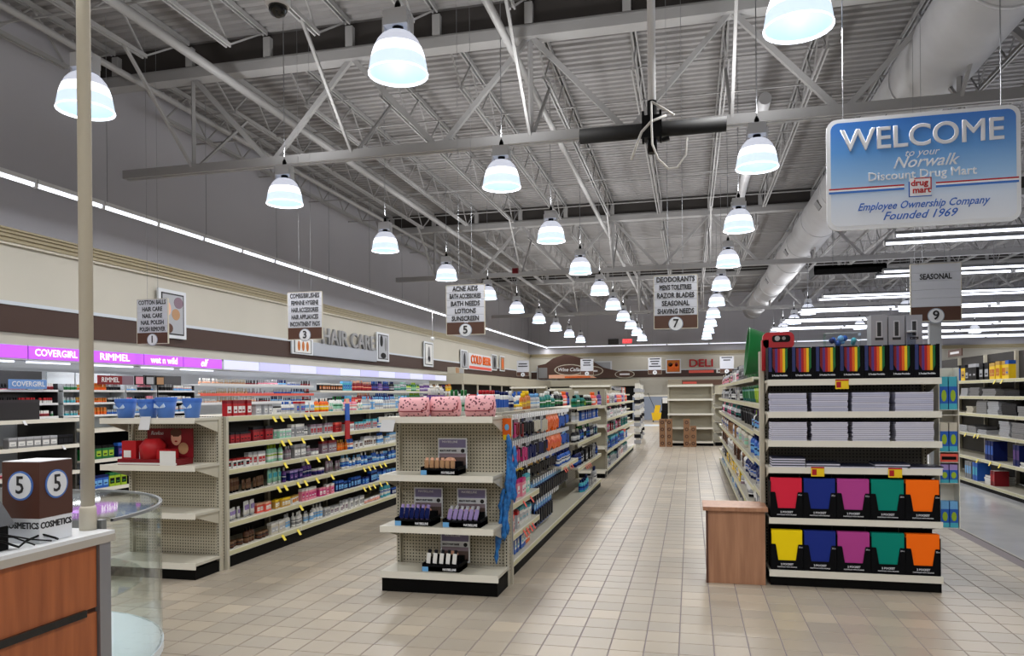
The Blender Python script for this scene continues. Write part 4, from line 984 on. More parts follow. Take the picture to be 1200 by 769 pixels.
# back wall
def bposter(x0, x1, z0, z1, lab, art):
    b = MB(); b.box(0, x1 - x0, -.04, 0, 0, z1 - z0, SIGNW); o = obj('framed_poster', b, None, (x0, YB - .05, z0)); W_, H_ = x1 - x0, z1 - z0
    b = MB(); b.box(W_ * .08, W_ * .92, -.045, -.04, H_ * .08, H_ * .92, C(art[0]))
    for (c_, cx, cz, rx, rz_) in art[1:]: b.prism([(W_ * px_, H_ * pz_) for px_, pz_ in ell(cx, cz, rx, rz_, 14)], -.05, -.045, C(c_))
    obj('picture', b, o); tag(o, lab, 'poster')
bposter(-5.8, -4.7, 2.75, 3.55, 'framed pale poster with a yellow spot on the end wall', ['silver', ('yellow', .6, .3, .15, .12)])
bposter(-1.45, -.55, 2.75, 3.6, 'framed orange autumn picture beside DELI on the end wall', ['amber', ('orange', .5, .4, .35, .25), ('brown', .3, .6, .15, .15), ('crimson', .7, .6, .1, .15)])
bposter(-9.4, -8.1, 2.4, 3.3, 'framed window photograph at the corner of the end wall', ['grey', ('silver', .5, .5, .4, .3)])
WAVE = [(-9.3, 2.5), (-9.3, 3.35), (-8.8, 3.45), (-8.3, 3.8), (-7.6, 4.0), (-7.0, 3.9), (-6.4, 3.7), (-5.9, 3.7), (-5.7, 3.45), (-5.2, 3.15), (-4.4, 2.95), (-3.6, 2.85), (-3.6, 2.5)]
b = MB(); b.prism([(x, z) for x, z in reversed(WAVE)], YB - .32, YB - .26, mat('mural_brown', (70, 42, 30), .6)); o = obj('wall_mural', b)
tag(o, 'brown wave-shaped Wine Cellar mural on the end wall', 'sign')
for (cx, cz, rx, rz_, s_, sz) in ((-7.3, 3.05, .95, .34, 'Wine Cellar', .3), (-5.9, 2.95, .7, .3, 'Deli', .26), (-3.9, 2.72, .6, .24, 'Bakery', .2)):
    if s_ == 'Bakery': s_ = 'Cellar'
    b = MB(); b.prism(ell(cx, cz, rx, rz_), YB - .34, YB - .32, C('cream')); b.prism(ell(cx, cz, rx * .92, rz_ * .86), YB - .35, YB - .34, BROWNS); q_ = obj('oval_plaque', b, o); text(s_, sz, INKW, (cx, YB - .352, cz), parent=q_, shear=.3, bold=.006) if s_ == 'Wine Cellar' else obj('white_print', MB().box(cx - rx * .5, cx + rx * .5, YB - .355, YB - .35, cz - .05, cz + .05, INKW), q_)
b = MB(); b.prism([(-8.6, 2.52), (-5.6, 2.52), (-5.9, 2.68), (-7.2, 2.78), (-8.6, 2.74)], YB - .335, YB - .32, C('peach')); b.box(-7.6, -6.0, YB - .339, YB - .335, 2.54, 2.64, C('orange')); b.prism([(-9.25, 2.55), (-8.7, 2.55), (-8.7, 3.2), (-9.25, 3.2)], YB - .335, YB - .32, C('grey')); obj('stripe', b, o)
o = text('DELI', .64, C('red'), (.62, YB - .1, 3.3), name='wall_lettering', sx=1.15, bold=.012, ext=.03); tag(o, 'large red DELI letters on the end wall', 'sign')
b = MB(); b.box(-.1, 1.35, YB - .1, YB - .05, 2.74, 2.9, C('coral')); tag(obj('lettering_panel', b), 'coral strip right under the red DELI letters', 'sign')
b = MB(); b.box(1.5, 2.4, YB - .1, YB - .05, 2.72, 3.0, C('white')); b.box(1.6, 2.3, YB - .11, YB - .1, 2.78, 2.9, C('brown')); tag(obj('small_board', b), 'small white and brown board right beside DELI', 'sign')
EX = mat('exit_glow', (255, 84, 84), .5, emit=1.6)
b = MB(); b.box(-.3, .3, -.06, 0, 0, .3, WHITE); o = obj('exit_sign', b, None, (-3.75, YB - .0, 4.6)); text('EXIT', .26, EX, (0, -.062, .15), parent=o, bold=.012, ext=.004)
obj('lit_face', MB().box(-.28, .28, -.061, -.06, .02, .28, mat('exit_face', (255, 70, 80), .5, emit=.9)), o); tag(o, 'glowing red EXIT sign high on the end wall', 'sign')
b = MB(); b.box(-.32, .32, -.05, 0, 0, .4, mat('grille_frame', (60, 60, 60), .6))
for k in range(6): b.box(-.3, .3, -.07, -.05, .03 + k * .06, .06 + k * .06, mat('grille_slat', (90, 88, 86), .5))
tag(obj('wall_grille', b, None, (-4.6, YB, 4.5)), 'dark ventilation grille beside the EXIT sign', 'vent')
b = MB(); b.box(-9.3, -3.1, YB - .9, YB - .06, 2.0, 2.4, mat('cooler_canopy2', (184, 178, 160), .5)); b.box(-9.3, -3.1, YB - .5, YB - .06, .0, 2.0, BLACK); b.box(-3.2, -3.0, YB - .95, YB - .5, 0, 2.4, UPRIGHT)
tag(obj('wine_cooler', b), 'dark recessed cooler below the Wine Cellar mural', 'cooler')
b = MB(); b.box(-1.3, XE, YB - .9, YB - .03, 1.95, 2.35, mat('cooler_canopy3', (170, 160, 140), .5)); b.box(-.5, 3.0, YB - .95, YB - .9, 2.0, 2.3, mat('deli_fascia', (104, 72, 56), .5)); obj_ = obj('deli_counter', b); tag(obj_, 'long beige and brown fascia under the DELI letters', 'counter')
obj('red_print', MB().box(-.45, .35, YB - .955, YB - .95, 2.08, 2.2, C('coral')), obj_)

# ------------------------------------------------------------------ aisle signs
def aisle_sign(x, y, num, lines, lab, zb=2.4, detail=True):
    lab = lab[:-1] + {'1':'one','2':'two','3':'three','4':'four','5':'five','6':'six','7':'seven','8':'eight','9':'nine'}[lab[-1]] if lab[-1].isdigit() else lab
    e = empty('aisle_sign', (x, y, zb)); W_ = .575; H_ = .72
    b = MB(); b.box(-W_ / 2, W_ / 2, -.012, .012, 0, .175, BROWNS); obj('number_panel', b, e)
    b = MB()
    for (x0, x1, z0, z1) in ((-W_ / 2, W_ / 2, -.008, 0), (-W_ / 2 - .008, -W_ / 2, -.008, H_), (W_ / 2, W_ / 2 + .008, -.008, H_), (-W_ / 2, W_ / 2, H_, H_ + .008)): b.box(x0, x1, -.015, .015, z0, z1, C('cream'))
    obj('frame', b, e)
    for k in range(5):
        z1 = H_ - k * .109
        b = MB(); b.box(-W_ / 2, W_ / 2, -.012, .012, z1 - .105, z1, SIGNG); s = obj('name_slat', b, e)
        if k < len(lines) and lines[k] and not detail: obj('print_line', MB().box(-lines[k] / 2, lines[k] / 2, -.0135, -.012, z1 - .08, z1 - .03, INK), s)
        elif k < len(lines) and lines[k]: text(lines[k], .098, INK, (0, -.0135, z1 - .053), parent=s, sx=min(.78, .54 / (len(lines[k]) * .062)), bold=.0028)
    b = MB(); b.prism(ell(0, .06, .098, .098, 28), -.016, -.012, mat('number_ring', (150, 160, 176), .5)); b.prism(ell(0, .06, .088, .088, 28), -.019, -.016, SIGNW); d_ = obj('number_disc', b, e)
    if num: text(num, .16, INK, (0, -.021, .062), parent=d_, bold=.003)
    else: obj('printed_mark', MB().box(-.015, .015, -.0205, -.019, .02, .1, INK), d_)
    wx = (-.24, -.15) if num == '9' else (-.1, .1)
    b = MB(); b.bar((wx[0], 0, H_), (wx[0], 0, 7.435 - zb), .003, STEEL); b.bar((wx[1], 0, H_), (wx[1], 0, 7.435 - zb), .003, STEEL); obj('hanging_wire', b, e)
    tag(e, lab, 'sign'); return e
AS = [(-8.53, '1', ['COTTON BALLS', 'HAIR CARE', 'NAIL CARE', 'NAIL POLISH', 'POLISH REMOVER']), (-5.79, '3', ['COMBS/BRUSHES', 'FEMININE HYGIENE', 'HAIR ACCESSORIES', 'HAIR APPLIANCES', 'INCONTINENT PADS']),
      (-3.2, '5', ['ACNE AIDS', 'BATH ACCESSORIES', 'BATH NEEDS', 'LOTIONS', 'SUNSCREEN']), (-.19, '7', ['DEODORANTS', "MEN'S TOILETRIES", 'RAZOR BLADES', 'SEASONAL', 'SHAVING NEEDS']), (3.04, '9', ['', 'SEASONAL'])]
for x, n_, ls in AS: aisle_sign(x, 10.5, n_, ls, 'grey and brown hanging aisle sign with number %s' % n_)
BIGZ = 2.4
for x, n_, ls in ((-7.6, 'beside COLD BEER', [0, .4, .45]), (-4.6, 'before the brown mural', [.4, .3, .35]), (-1.55, 'beside the orange picture', [.45, .4, .3, .5]), (1.55, 'just past DELI', [.45, .3])):
    aisle_sign(x, 34.0, '', ls, 'small distant aisle sign hanging ' + n_, detail=False)

# welcome sign
e = empty('welcome_sign', (1.73, 6.3, 3.2)); WB = mat('sign_gradient_blue', (56, 120, 196), .4); t = NT(WB)
tc = t.add('ShaderNodeTexCoord'); sp = t.add('ShaderNodeSeparateXYZ'); t.link(tc.outputs['Object'], sp.inputs[0])
cr = t.add('ShaderNodeValToRGB'); t.link(t.math('MULTIPLY_ADD', sp.outputs[2], 1 / .84, .5), cr.inputs[0])
cr.color_ramp.elements[0].position = .0; cr.color_ramp.elements[0].color = (*lin((214, 218, 226)), 1); cr.color_ramp.elements[1].position = 1; cr.color_ramp.elements[1].color = (*lin((44, 110, 196)), 1)
for p_, c_ in ((.25, (196, 208, 226)), (.42, (140, 182, 224)), (.7, (80, 144, 212))):
    k_ = cr.color_ramp.elements.new(p_); k_.color = (*lin(c_), 1)
t.link(cr.outputs[0], t.b.inputs['Base Color'])
b = MB(); b.prism(rrect(-.675, .675, -.435, .435, .08), -.012, .012, SIGNW); obj('board', b, e)
b = MB(); b.prism(rrect(-.645, .645, -.405, .405, .06), -.014, -.012, WB); f_ = obj('printed_face', b, e)
SLV = mat('sign_silver_ink', (214, 216, 222), .4)
text('WELCOME', .235, SLV, (0, -.015, .255), parent=e, sx=1.0, bold=.004, ext=.001)
text('to your', .078, SLV, (.0, -.015, .13), parent=e, shear=.35, ext=.001)
text('Norwalk', .125, SLV, (.02, -.015, .058), parent=e, shear=.4, bold=.0008, ext=.001)
text('Discount Drug Mart', .092, SLV, (.0, -.015, -.036), parent=e, bold=.0012, ext=.001, sx=1.0)
b = MB()
for z0, z1, m in ((-.118, -.106, C('red')), (-.131, -.118, INKW), (-.148, -.131, mat('stripe_blue', (40, 104, 190), .5))):
    b.box(-.66, -.12, -.0155, -.0145, z0, z1, m); b.box(.10, .66, -.0155, -.0145, z0, z1, m)
obj('stripe', b, e)
b = MB(); b.box(-.085, .065, -.016, -.015, -.205, -.065, INKW); b.box(-.09, -.082, -.0175, -.016, -.21, -.09, C('blue')); b.box(-.09, .07, -.0175, -.016, -.21, -.203, C('blue')); b.box(.062, .07, -.0175, -.016, -.16, -.065, C('red')); b.box(-.05, .07, -.0175, -.016, -.072, -.065, C('red'))
lg = obj('shop_logo', b, e); text('drug', .066, C('red'), (-.015, -.0185, -.105), parent=lg, bold=.002, ext=.0006); text('mart', .066, C('red'), (.0, -.0185, -.160), parent=lg, bold=.002, ext=.0006)
SBL = mat('script_blue', (34, 92, 180), .5)
text('Employee Ownership Company', .082, SBL, (0, -.015, -.265), parent=e, shear=.4, sx=.86, bold=.001); text('Founded 1969', .088, SBL, (-.02, -.015, -.345), parent=e, shear=.4, bold=.001)
b = MB(); b.bar((-.55, 0, .43), (-.55, 0, 4.2), .004, STEEL); b.bar((.55, 0, .43), (.55, 0, 4.2), .004, STEEL); obj('hanging_wire', b, e)
tag(e, 'large blue and white WELCOME sign hanging above the folders', 'sign')

# black crossbar on a white drop pole with loose cables
e = empty('antenna_crossbar', (-.29, 6.28, 3.68))
b = MB(); b.rings([[(x, .062 * math.cos(2 * PI * t / 16), .062 * math.sin(2 * PI * t / 16)) for t in range(16)] for x in (-.6, .59)], mat('matt_black', (10, 10, 12), .7)); o = obj('crossbar', b, e)
b = MB(); b.bar((0, 0, .24), (0, 0, 3.7), .034, mat('white_pole_paint', (236, 237, 240), .4), 12); obj('drop_pole', b, e)
b = MB(); b.bar((0, 0, -.19), (0, 0, .24), .04, BLACK, 10); b.box(-.07, .07, -.085, .06, -.08, .1, BLACK); b.box(-.08, -.06, -.07, -.03, -.12, .14, BLACK); b.box(.06, .08, -.07, -.03, -.12, .14, BLACK); b.bar((.08, -.04, -.1), (.14, -.04, -.09), .02, BLACK); obj('clamp', b, e)
CB = mat('white_cable', (214, 212, 208), .5)
b = MB(); b.path([(0, -.1, .2), (.0, -.11, .0), (.005, -.11, -.15), (.05, -.1, -.27), (.13, -.08, -.35), (.2, -.06, -.34), (.27, -.05, -.24), (.28, -.05, -.1)], .009, CB)
b.path([(0, -.1, .2), (.1, -.08, .14), (.18, -.08, .08)], .009, CB); b.path([(.12, -.09, .08), (0, -.1, .04), (-.08, -.1, -.04), (-.12, -.1, -.14), (-.165, -.1, -.26)], .011, CB); obj('loose_cable', b, e)
tag(e, 'black crossbar on a white ceiling pole with loose white cables', 'antenna')
# ceiling camera
e = empty('dome_camera', (-3.17, 5.36, 4.55))
b = MB(); b.lathe([(.085, .06), (.1, .08), (.1, .26), (.05, .3)], WHITE, 18); obj('housing', b, e)
b = MB(); b.lathe([(.02, -.02), (.055, 0), (.072, .03), (.075, .06)], mat('smoked_dome', (10, 10, 12), .08), 18); obj('smoked_dome', b, e)
b = MB(); b.bar((0, 0, .3), (0, 0, 2.8), .02, CEILM, 8); obj('drop_pole', b, e)
tag(e, 'white ceiling camera with smoked dome near the top edge', 'camera')
b = MB(); b.box(-.07, .07, -.04, .04, 0, .12, C('crimson')); b.bar((0, 0, .12), (0, 0, 2.985), .005, STEEL)
tag(obj('alarm_horn', b, None, (-4.1, 17.6, 4.45)), 'small dark red alarm horn hanging from the roof', 'alarm')
b = MB(); b.bar((0, 0, 0), (0, 0, .9), .008, WHITE, 6); b.lathe([(.03, -.14), (.07, -.1), (.08, -.03), (.03, 0)], WHITE, 12)
tag(obj('dome_camera', b, None, (-8.7, 24.6, 3.55)), 'tiny white ball camera hanging below the cove strip', 'camera')

# ------------------------------------------------------------------ right end unit with folders
e = endcap('endcap_unit', .585, 1.812, 6.13, 6.52, 1.84, .12, [1.60, 1.35, 1.125, .92, .526], 'cream end unit stacked with notebooks and bright folders', PEGD, paneltop=1.70)
for x in (.585, 1.80): pass
BB = mat('box_print_white', (214, 216, 224), .5)
def rainbow_box(k):
    w_ = .1715; x = .59 + k * .1735; e = empty('portfolio_box', (x + w_ / 2, 6.14, 1.604)); r = w_ / 2; H_ = .25
    b = MB(); b.box(-r, -r + .003, 0, .2, 0, H_, BOARD); b.box(r - .003, r, 0, .2, 0, H_, BOARD); b.box(-r + .003, r - .003, .197, .2, 0, H_ + .01, BOARD); b.box(-r + .003, r - .003, .003, .197, 0, .004, BOARD)
    obj('carton_shell', b, e)
    b = MB(); y0_, y1_ = 0, .003                        # front panel with the notch
    L0, L1 = -r * .62, r * .72
    b.prism([(-r + .003, .0), (r - .003, .0), (r - .003, .055), (-r + .003, .055)], y0_, y1_, BOARD)
    b.prism([(-r + .003, .055), (L0 + .022, .055), (L0, .1), (L0, H_), (-r + .003, H_)], y0_, y1_, BOARD)
    b.prism([(r - .003, .055), (r - .003, H_), (L1, H_), (L1, .1), (L1 - .022, .055)], y0_, y1_, BOARD)
    fp = obj('front_panel', b, e)
    obj('blue_stripe', MB().box(-r + .004, -r * .68, -.001, 0, .06, H_, mat('box_navy', (20, 34, 96), .5)), fp)
    text('2 Pocket Portfolio', .017, BB, (0, -.001, .03), parent=fp, sx=.9, bold=.0008, ext=.0004)
    tag(e, 'black portfolio box, %s of seven on the top shelf counting from the red bin' % ordn(k), 'box', 'portfolio boxes on the top shelf')
    cols = ('crimson', 'purple', 'red', 'orange', 'yellow', 'green'); n = len(cols); stp = (L1 - L0 - .004) / n
    for i, c_ in enumerate(cols):
        xa = L0 + .002 + i * stp
        key = ('rf', c_)
        if key not in _pm:
            q = MB(); q.box(0, stp - .0008, 0, .17, 0, .235, C(c_)); q.box(.002, stp - .003, .003, .168, .003, .2355, WHITE) if 0 else None
            _pm[key] = q.mesh('folder')
        f = link('folder', _pm[key], None, (x + w_ / 2 + xa, 6.148, 1.609)); tag(f, '%s pocket folder standing in the %s black portfolio box' % (say(c_), ordn(k)), 'folder')
for k in range(7): rainbow_box(k)
NBW = mat('notebook_pages', (206, 206, 222), .6); NBC = mat('notebook_cover', (66, 68, 92), .5)
b = MB(); b.box(-.13, .13, 0, .2, 0, .012, NBW); b.box(-.131, .131, -.001, .2, .012, .0145, NBC); NB = b.mesh('notebook')
b = MB(); b.box(-.13, .13, 0, .2, 0, .012, mat('notebook_pages_pale', (190, 192, 214), .6)); b.box(-.131, .131, -.001, .2, .012, .0145, mat('notebook_cover_mid', (120, 122, 150), .5)); NB2 = b.mesh('notebook')
for sh, z, hn in (('second', 1.35, 10), ('third', 1.125, 10)):
    for k, xc in enumerate((.742, 1.035, 1.328, 1.630)):
        for i in range(hn):
            o = link('notebook', NB2 if (sh == 'second' and (i + k) % 3) else NB, None, (xc + rng.uniform(-.004, .004), 6.145 + rng.uniform(0, .008), z + .0005 + i * .0148))
            o.rotation_euler = (0, 0, rng.uniform(-.008, .008))
            tag(o, '%s pale notebook up in the %s stack from the red bin, %s folder-unit shelf' % (ordn(i), ordn(k), sh), 'notebook', 'notebooks, %s stack, %s shelf' % (ordn(k), sh))
b = MB(); b.box(-.121, .121, 0, .2, 0, .010, NBW); b.box(-.123, .123, -.001, .2, .010, .0185, mat('notebook_navy', (22, 28, 52), .5)); NB3 = b.mesh('notebook')
for k, (xc, hn) in enumerate(((.735, 4), (.985, 2), (1.23, 1), (1.475, 2), (1.70, 1))):
    for i in range(hn):
        o = link('notebook', NB3, None, (xc, 6.145, .9205 + i * .0188)); tag(o, '%s navy notebook up in the %s low pile on the fourth folder-unit shelf' % (ordn(i), ordn(k)), 'notebook', 'navy notebooks, %s low pile' % ordn(k))
def folder_tray(k, rowi, z, col, cname):
    w_ = .238; x0 = .598 + k * .2405; z += .0006; e = empty('folder_tray', (x0 + w_ / 2, 6.1412, z)); r = w_ / 2; H_ = .30
    b = MB(); b.box(-r, -r + .004, 0, .19, 0, H_ - .02, BOARD); b.box(r - .004, r, 0, .19, 0, H_ - .02, BOARD); b.box(-r + .004, r - .004, 0.004, .19, 0, .008, BOARD); b.box(-r + .004, r - .004, .186, .19, .008, H_ + .02, BOARD)
    obj('carton_shell', b, e)
    b = MB(); m_ = BOARD
    b.prism([(-r + .004, 0), (r - .004, 0), (r - .004, .075), (-r + .004, .075)], -.002, .004, m_)
    b.prism([(-r + .004, .075), (-r + .055, .075), (-r + .038, .19), (-r + .034, .2), (-r + .004, .2)], -.002, .004, m_)
    b.prism([(r - .004, .075), (r - .004, .2), (r - .034, .2), (r - .038, .19), (r - .055, .075)], -.002, .004, m_)
    fp = obj('front_panel', b, e)
    text('2 POCKET', .02, BB, (0, -.003, .045), parent=fp, bold=.0008, ext=.0004); text('PORTFOLIO WITH PRONGS', .0115, BB, (0, -.003, .024), parent=fp, bold=.0004, ext=.0004); text('25ct', .016, BB, (r - .02, -.003, .18), parent=fp, ext=.0004)
    tag(e, 'black folder tray holding %s folders, %s row' % (cname, ('upper', 'lower')[rowi]), 'tray')
    m = mat('folder_' + cname.replace(' ', '_'), col, .6, spec=.15)
    me = MB(); me.box(-r + .006, r - .006, 0, .009, 0, H_, m); me.box(-r + .008, r - .008, .009, .0098, .004, H_ - .002, NBW); me = me.mesh('folder')
    for i in range(6):
        o = link('folder', me, None, (x0 + w_ / 2, 6.1472 + .0105 * i, z + .0085)); 
        tag(o, '%s %s two-pocket folder in the %s row of trays' % (('front', 'second', 'third', 'fourth', 'fifth', 'rearmost')[i], cname, ('upper', 'lower')[rowi]), 'folder', '%s folders, %s row' % (cname, ('upper', 'lower')[rowi]))
C1 = [((216, 40, 66), 'raspberry red'), ((28, 46, 130), 'royal blue'), ((176, 66, 142), 'orchid purple'), ((0, 130, 114), 'emerald'), ((255, 112, 14), 'bright orange')]
C2 = [((244, 214, 12), 'lemon yellow')] + C1[1:]
for k, (c_, n_) in enumerate(C1): folder_tray(k, 0, .527, c_, n_)
for k, (c_, n_) in enumerate(C2): folder_tray(k, 1, .121, c_, n_)
def promo(x, z, lab):
    b = MB(); b.box(-.045, .05, -.004, 0, -.05, .02, C('yellow')); b.box(-.045, .05, -.005, -.004, .012, .024, C('red')); b.box(-.038, -.005, -.005, -.004, -.04, .005, C('red')); o = obj('sale_tag', b, None, (x, 6.124, z)); tag(o, lab, 'tag')
promo(1.12, 1.575, 'yellow and red sale tag below the rainbow portfolio boxes')
promo(.94, .905, 'yellow sale tag under the low notebook piles, nearer the wooden stand')
promo(1.485, .905, 'yellow sale tag under the low notebook piles, nearer the blue bottles')
# goods on top behind the boxes
for k, x in enumerate((1.44, 1.565, 1.69)):
    e = MB(); e.box(-.058, .058, -.07, .07, 0, .24 if k else .25, mat('silver_carton', (140, 142, 150), .35)); o = obj('lamp_carton', e, None, (x, 6.43, 1.855))
    b = MB(); b.box(-.014, .014, -.072, -.07, .08, .19, INK); b.box(-.03, .03, -.072, -.07, .05, .07, INK); b.box(-.022, .022, -.0715, -.07, .07, .2, mat('carton_pale_panel', (170, 172, 180), .4)); obj('printed_lamp', b, o)
    tag(o, 'tall silver carton with black printed lamp, %s from the toy bag' % ordn(k), 'box')
tag(obj('riser_box', MB().box(.64, 1.76, 6.36, 6.515, 1.604, 1.853, BOARD)), 'long black riser box behind the rainbow portfolios', 'box')
b = MB(); b.box(-.13, .13, -.06, .06, 0, .12, glass_material('clear_film', (.9, .93, .95))); o = obj('toy_bag', b, None, (1.18, 6.43, 1.855))
for k in range(9):
    b = MB(); c_ = ('blue', 'skyblue', 'turquoise', 'navy')[k % 4]; r_ = rng.uniform(.018, .03); b.lathe([(.003, -r_), (r_ * .7, -r_ * .7), (r_, 0), (r_ * .7, r_ * .7), (.003, r_)], C(c_), 8); obj('toy_piece', b, o, (rng.uniform(-.08, .09), rng.uniform(-.03, .03), rng.uniform(.035, .08)))
tag(o, 'clear bag of blue toy pieces on top of the folder unit', 'bag')
b = MB(); b.lathe([(.03, 0), (.033, .1)], glass_material('frosted_clear', (.8, .84, .9)), 12); b.lathe([(.034, .1), (.034, .115)], C('silver'), 12)
tag(obj('clear_canister', b, None, (1.66, 6.32, 1.855)), 'small clear canister before the silver cartons', 'canister')
REDP = mat('red_plastic', (176, 22, 36), .3)
b = MB(); b.prism(rrect(-.11, .13, -.02, .11, .04), -.06, .02, REDP); b.box(-.12, -.065, -.06, .02, -.2, .05, REDP); b.prism(rrect(-.04, .1, .03, .085, .02), -.064, -.06, BLACK)
o = obj('red_bin', b, None, (.685, 6.35, 1.885)); o.location = (.685, 6.44, 1.88)
obj('black_slot', MB().prism(ell(0, .06, .02, .02), -.07, -.064, C('silver')).prism(ell(.05, .06, .014, .014), -.07, -.064, C('grey')), o)
tag(o, 'red plastic bin end with black slot atop the cream post', 'bin')
tag(obj('end_post', MB().box(.55, .583, 6.40, 6.52, 0, 1.84, UPRIGHT)), 'tall cream slotted post beside the folder unit', 'post')

# wing display of blue packs on the side of the unit
e = empty('wing_display', (1.90, 6.36, .3))
b = MB(); b.box(-.06, .08, .06, .07, .15, 1.38, SHELF); b.box(-.06, -.055, -.06, .06, .15, 1.38, SHELF); b.box(.075, .08, -.06, .06, .15, 1.38, SHELF)
for z in (.16, .5, .66, .74, 1.02, 1.06): b.box(-.055, .075, -.06, .06, z - .004, z, SHELF)
obj('wire_rack', b, e); tag(e, 'narrow wire side rack of blue soap packs by the folder unit', 'rack')
def soap(x, z, h, top, lab):
    b = MB(); b.box(-.028, .028, -.03, .03, 0, h * .7, C('blue')); b.box(-.027, .027, -.029, .029, h * .7, h, C(top)); o = obj('soap_pack', b, None, (x, 6.34, z))
    b = MB(); b.prism(ell(0, h * .42, .018, h * .18, 12), -.032, -.03, C('lime')); b.box(-.028, .028, -.0315, -.03, 0, h * .18, C('turquoise')); obj('printed_leaf', b, o); tag(o, lab, 'pack', None)
for i, (z, h, top, nm) in enumerate(((1.361, .25, 'turquoise', 'top'), (1.041, .22, 'cream', 'second'), (.801, .14, 'lilac', 'third'), (.461, .2, 'skyblue', 'lowest'))):
    for s_, sn in ((-1, 'inner'), (1, 'outer')): soap(1.91 + s_ * .031, z, h, top, '%s blue soap pack on the %s tier of the side rack' % (sn, nm))
b = MB(); b.box(-.06, .06, -.03, .03, 0, .06, C('coral')); b.box(-.05, .05, -.032, -.03, .015, .04, C('black')); tag(obj('orange_pack', b, None, (1.91, 6.34, .962)), 'orange and black pack in the side rack between the soap tiers', 'pack')

# wooden stand
e = empty('wooden_stand', (.34, 6.25, 0)); WD1 = wood_material('oak_laminate', (150, 106, 80), (176, 130, 100), .45)
b = MB(); b.box(-.215, .215, -.13, -.11, 0, .575, WD1); b.box(-.225, -.205, -.11, .2, 0, .575, WD1); b.box(.19, .21, -.11, .2, 0, .575, WD1); obj('side_panel', b, e)
obj('edge_trim', MB().box(-.232, -.215, -.135, -.115, 0, .575, mat('dark_edge', (84, 52, 40), .5)), e)
b = MB(); b.box(-.255, .235, -.16, .22, .575, .605, WD1); obj('top', b, e)
tag(e, 'low wooden stand at the foot of the folder unit', 'stand')

# ------------------------------------------------------------------ left face of the folder gondola
RL = {0: [1.40, 1.15, .88, .6, .35], -1: [1.66, 1.40, 1.12, .84, .56, .3]}
rowR, _ = row('gondola_row', .60, 6.60, 17.0, 1.75, 'tall cream gondola run of school and kitchen goods behind the wooden stand', -1, .42, .1, RL)
tag(obj('top_deck', MB().box(1.08, 1.8, 6.6, 17.0, 1.68, 1.72, SHELF_T)), 'cream top deck of the gondola behind the folders', 'shelf')
tag(obj('far_side_panel', MB().box(1.78, 1.81, 6.6, 17.0, 0, 1.68, PANEL)), 'cream side panel of the gondola behind the folders', 'panel')
RKR = 'kitchen goods run'
PR = {'top shelf': (1.66, .22, [(9.3, pal('tub green teal green', 'tub green lime green')), (10.5, pal('carton silver red grey', 'carton grey silver charcoal')), (17, pal('bottle silver charcoal pink', 'carton white grey mauve', 'bottle brown cream tan'))]),
      'second shelf': (1.40, .18, [(8, pal('tub lime green lime')), (10.5, pal('tub teal green green', 'tub green teal mint')), (17, pal('bottle silver charcoal grey', 'carton white silver charcoal', 'bottle charcoal silver white'))]),
      'third shelf': (1.12, .2, [(8.5, pal('bottle charcoal purple skyblue', 'bottle white lime navy')), (10.5, pal('tub black charcoal charcoal')), (17, pal('bottle white pink magenta', 'bottle silver teal charcoal'))]),
      'fourth shelf': (.84, .22, [(8.5, pal('bottle blue navy skyblue')), (11, pal('pump_bottle cream mint silver', 'bottle cream beige mint')), (17, pal('bottle white blue silver', 'carton tan brown charcoal'))]),
      'fifth shelf': (.56, .2, [(7.3, pal('carton orange amber coral')), (9.2, pal('bottle navy blue silver')), (17, pal('bottle white cream silver', 'carton brown tan charcoal'))]),
      'sixth shelf': (.3, .2, [(8, pal('carton silver charcoal white')), (9.5, pal('tub silver charcoal white', 'jar white silver black')), (17, pal('carton yellow brown white', 'jar white silver mauve', 'carton charcoal grey silver'))]),
      'base shelf': (.1, .14, [(8.5, pal('carton navy blue skyblue', 'carton white silver blue')), (17, pal('carton skyblue silver blue', 'carton white silver lime', 'carton grey charcoal navy'))])}
for nm, (z, hm_, pl) in PR.items():
    if z == 1.66: 
        fill(RKR, nm, 'mx', .60, 8.5, 16.6, z, hm_, pl, 0, scale=1.2)
    else: fill(RKR, nm, 'mx', .60, 7.5 if z == 1.40 else 6.75, 16.6, z, hm_, pl, 0, 1, 3, scale=1.55, skipp=.08)
b = MB(); b.lathe([(.19, 0), (.25, .22), (.26, .23), (.24, .23), (.18, .02)], C('green'), 24, cap1=False); o = obj('green_basin', b, None, (.86, 8.6, 1.93)); o.rotation_euler = (0, -PI / 2 + .1, 0); o.location = (.80, 8.15, 1.91)
tag(o, 'large green plastic basin leaning on top beside the red bin', 'basin')
b = MB(); b.lathe([(.12, 0), (.15, .26), (.155, .27), (.14, .27)], C('lime'), 20); o = obj('lime_pail', b, None, (.80, 7.3, 1.404)); tag(o, 'lime green pail on the kitchen goods run beside the cream post', 'bucket')

# ------------------------------------------------------------------ seasonal shelving with binders and paper (far side of white floor)
e_, _ = row('gondola_row', 4.28, 9.0, 16.3, 2.1, 'tall dark-backed seasonal shelving across the white floor', -1, .5, .1, [1.665, 1.42, 1.15, .84, .465], spine=mat('dark_back', (30, 26, 26), .6))
RS = 'seasonal shelving'
fill(RS, 'top shelf', 'mx', 4.28, 11.75, 13.9, 1.665, .26, [(12.3, pal('carton yellow gold amber', 'carton yellow blue gold')), (12.9, pal('carton black charcoal silver')), (13.4, pal('carton charcoal black silver', 'carton black silver charcoal')), (13.6, pal('carton yellow charcoal gold')), (14, pal('carton blue charcoal skyblue'))], 0, 1, 2, scale=2.2)
fill(RS, 'top shelf nearer part', 'mx', 4.28, 9.1, 11.4, 1.665, .38, [(99, pal('carton red crimson charcoal', 'carton crimson red black'))], 0, 1, 2, scale=3)
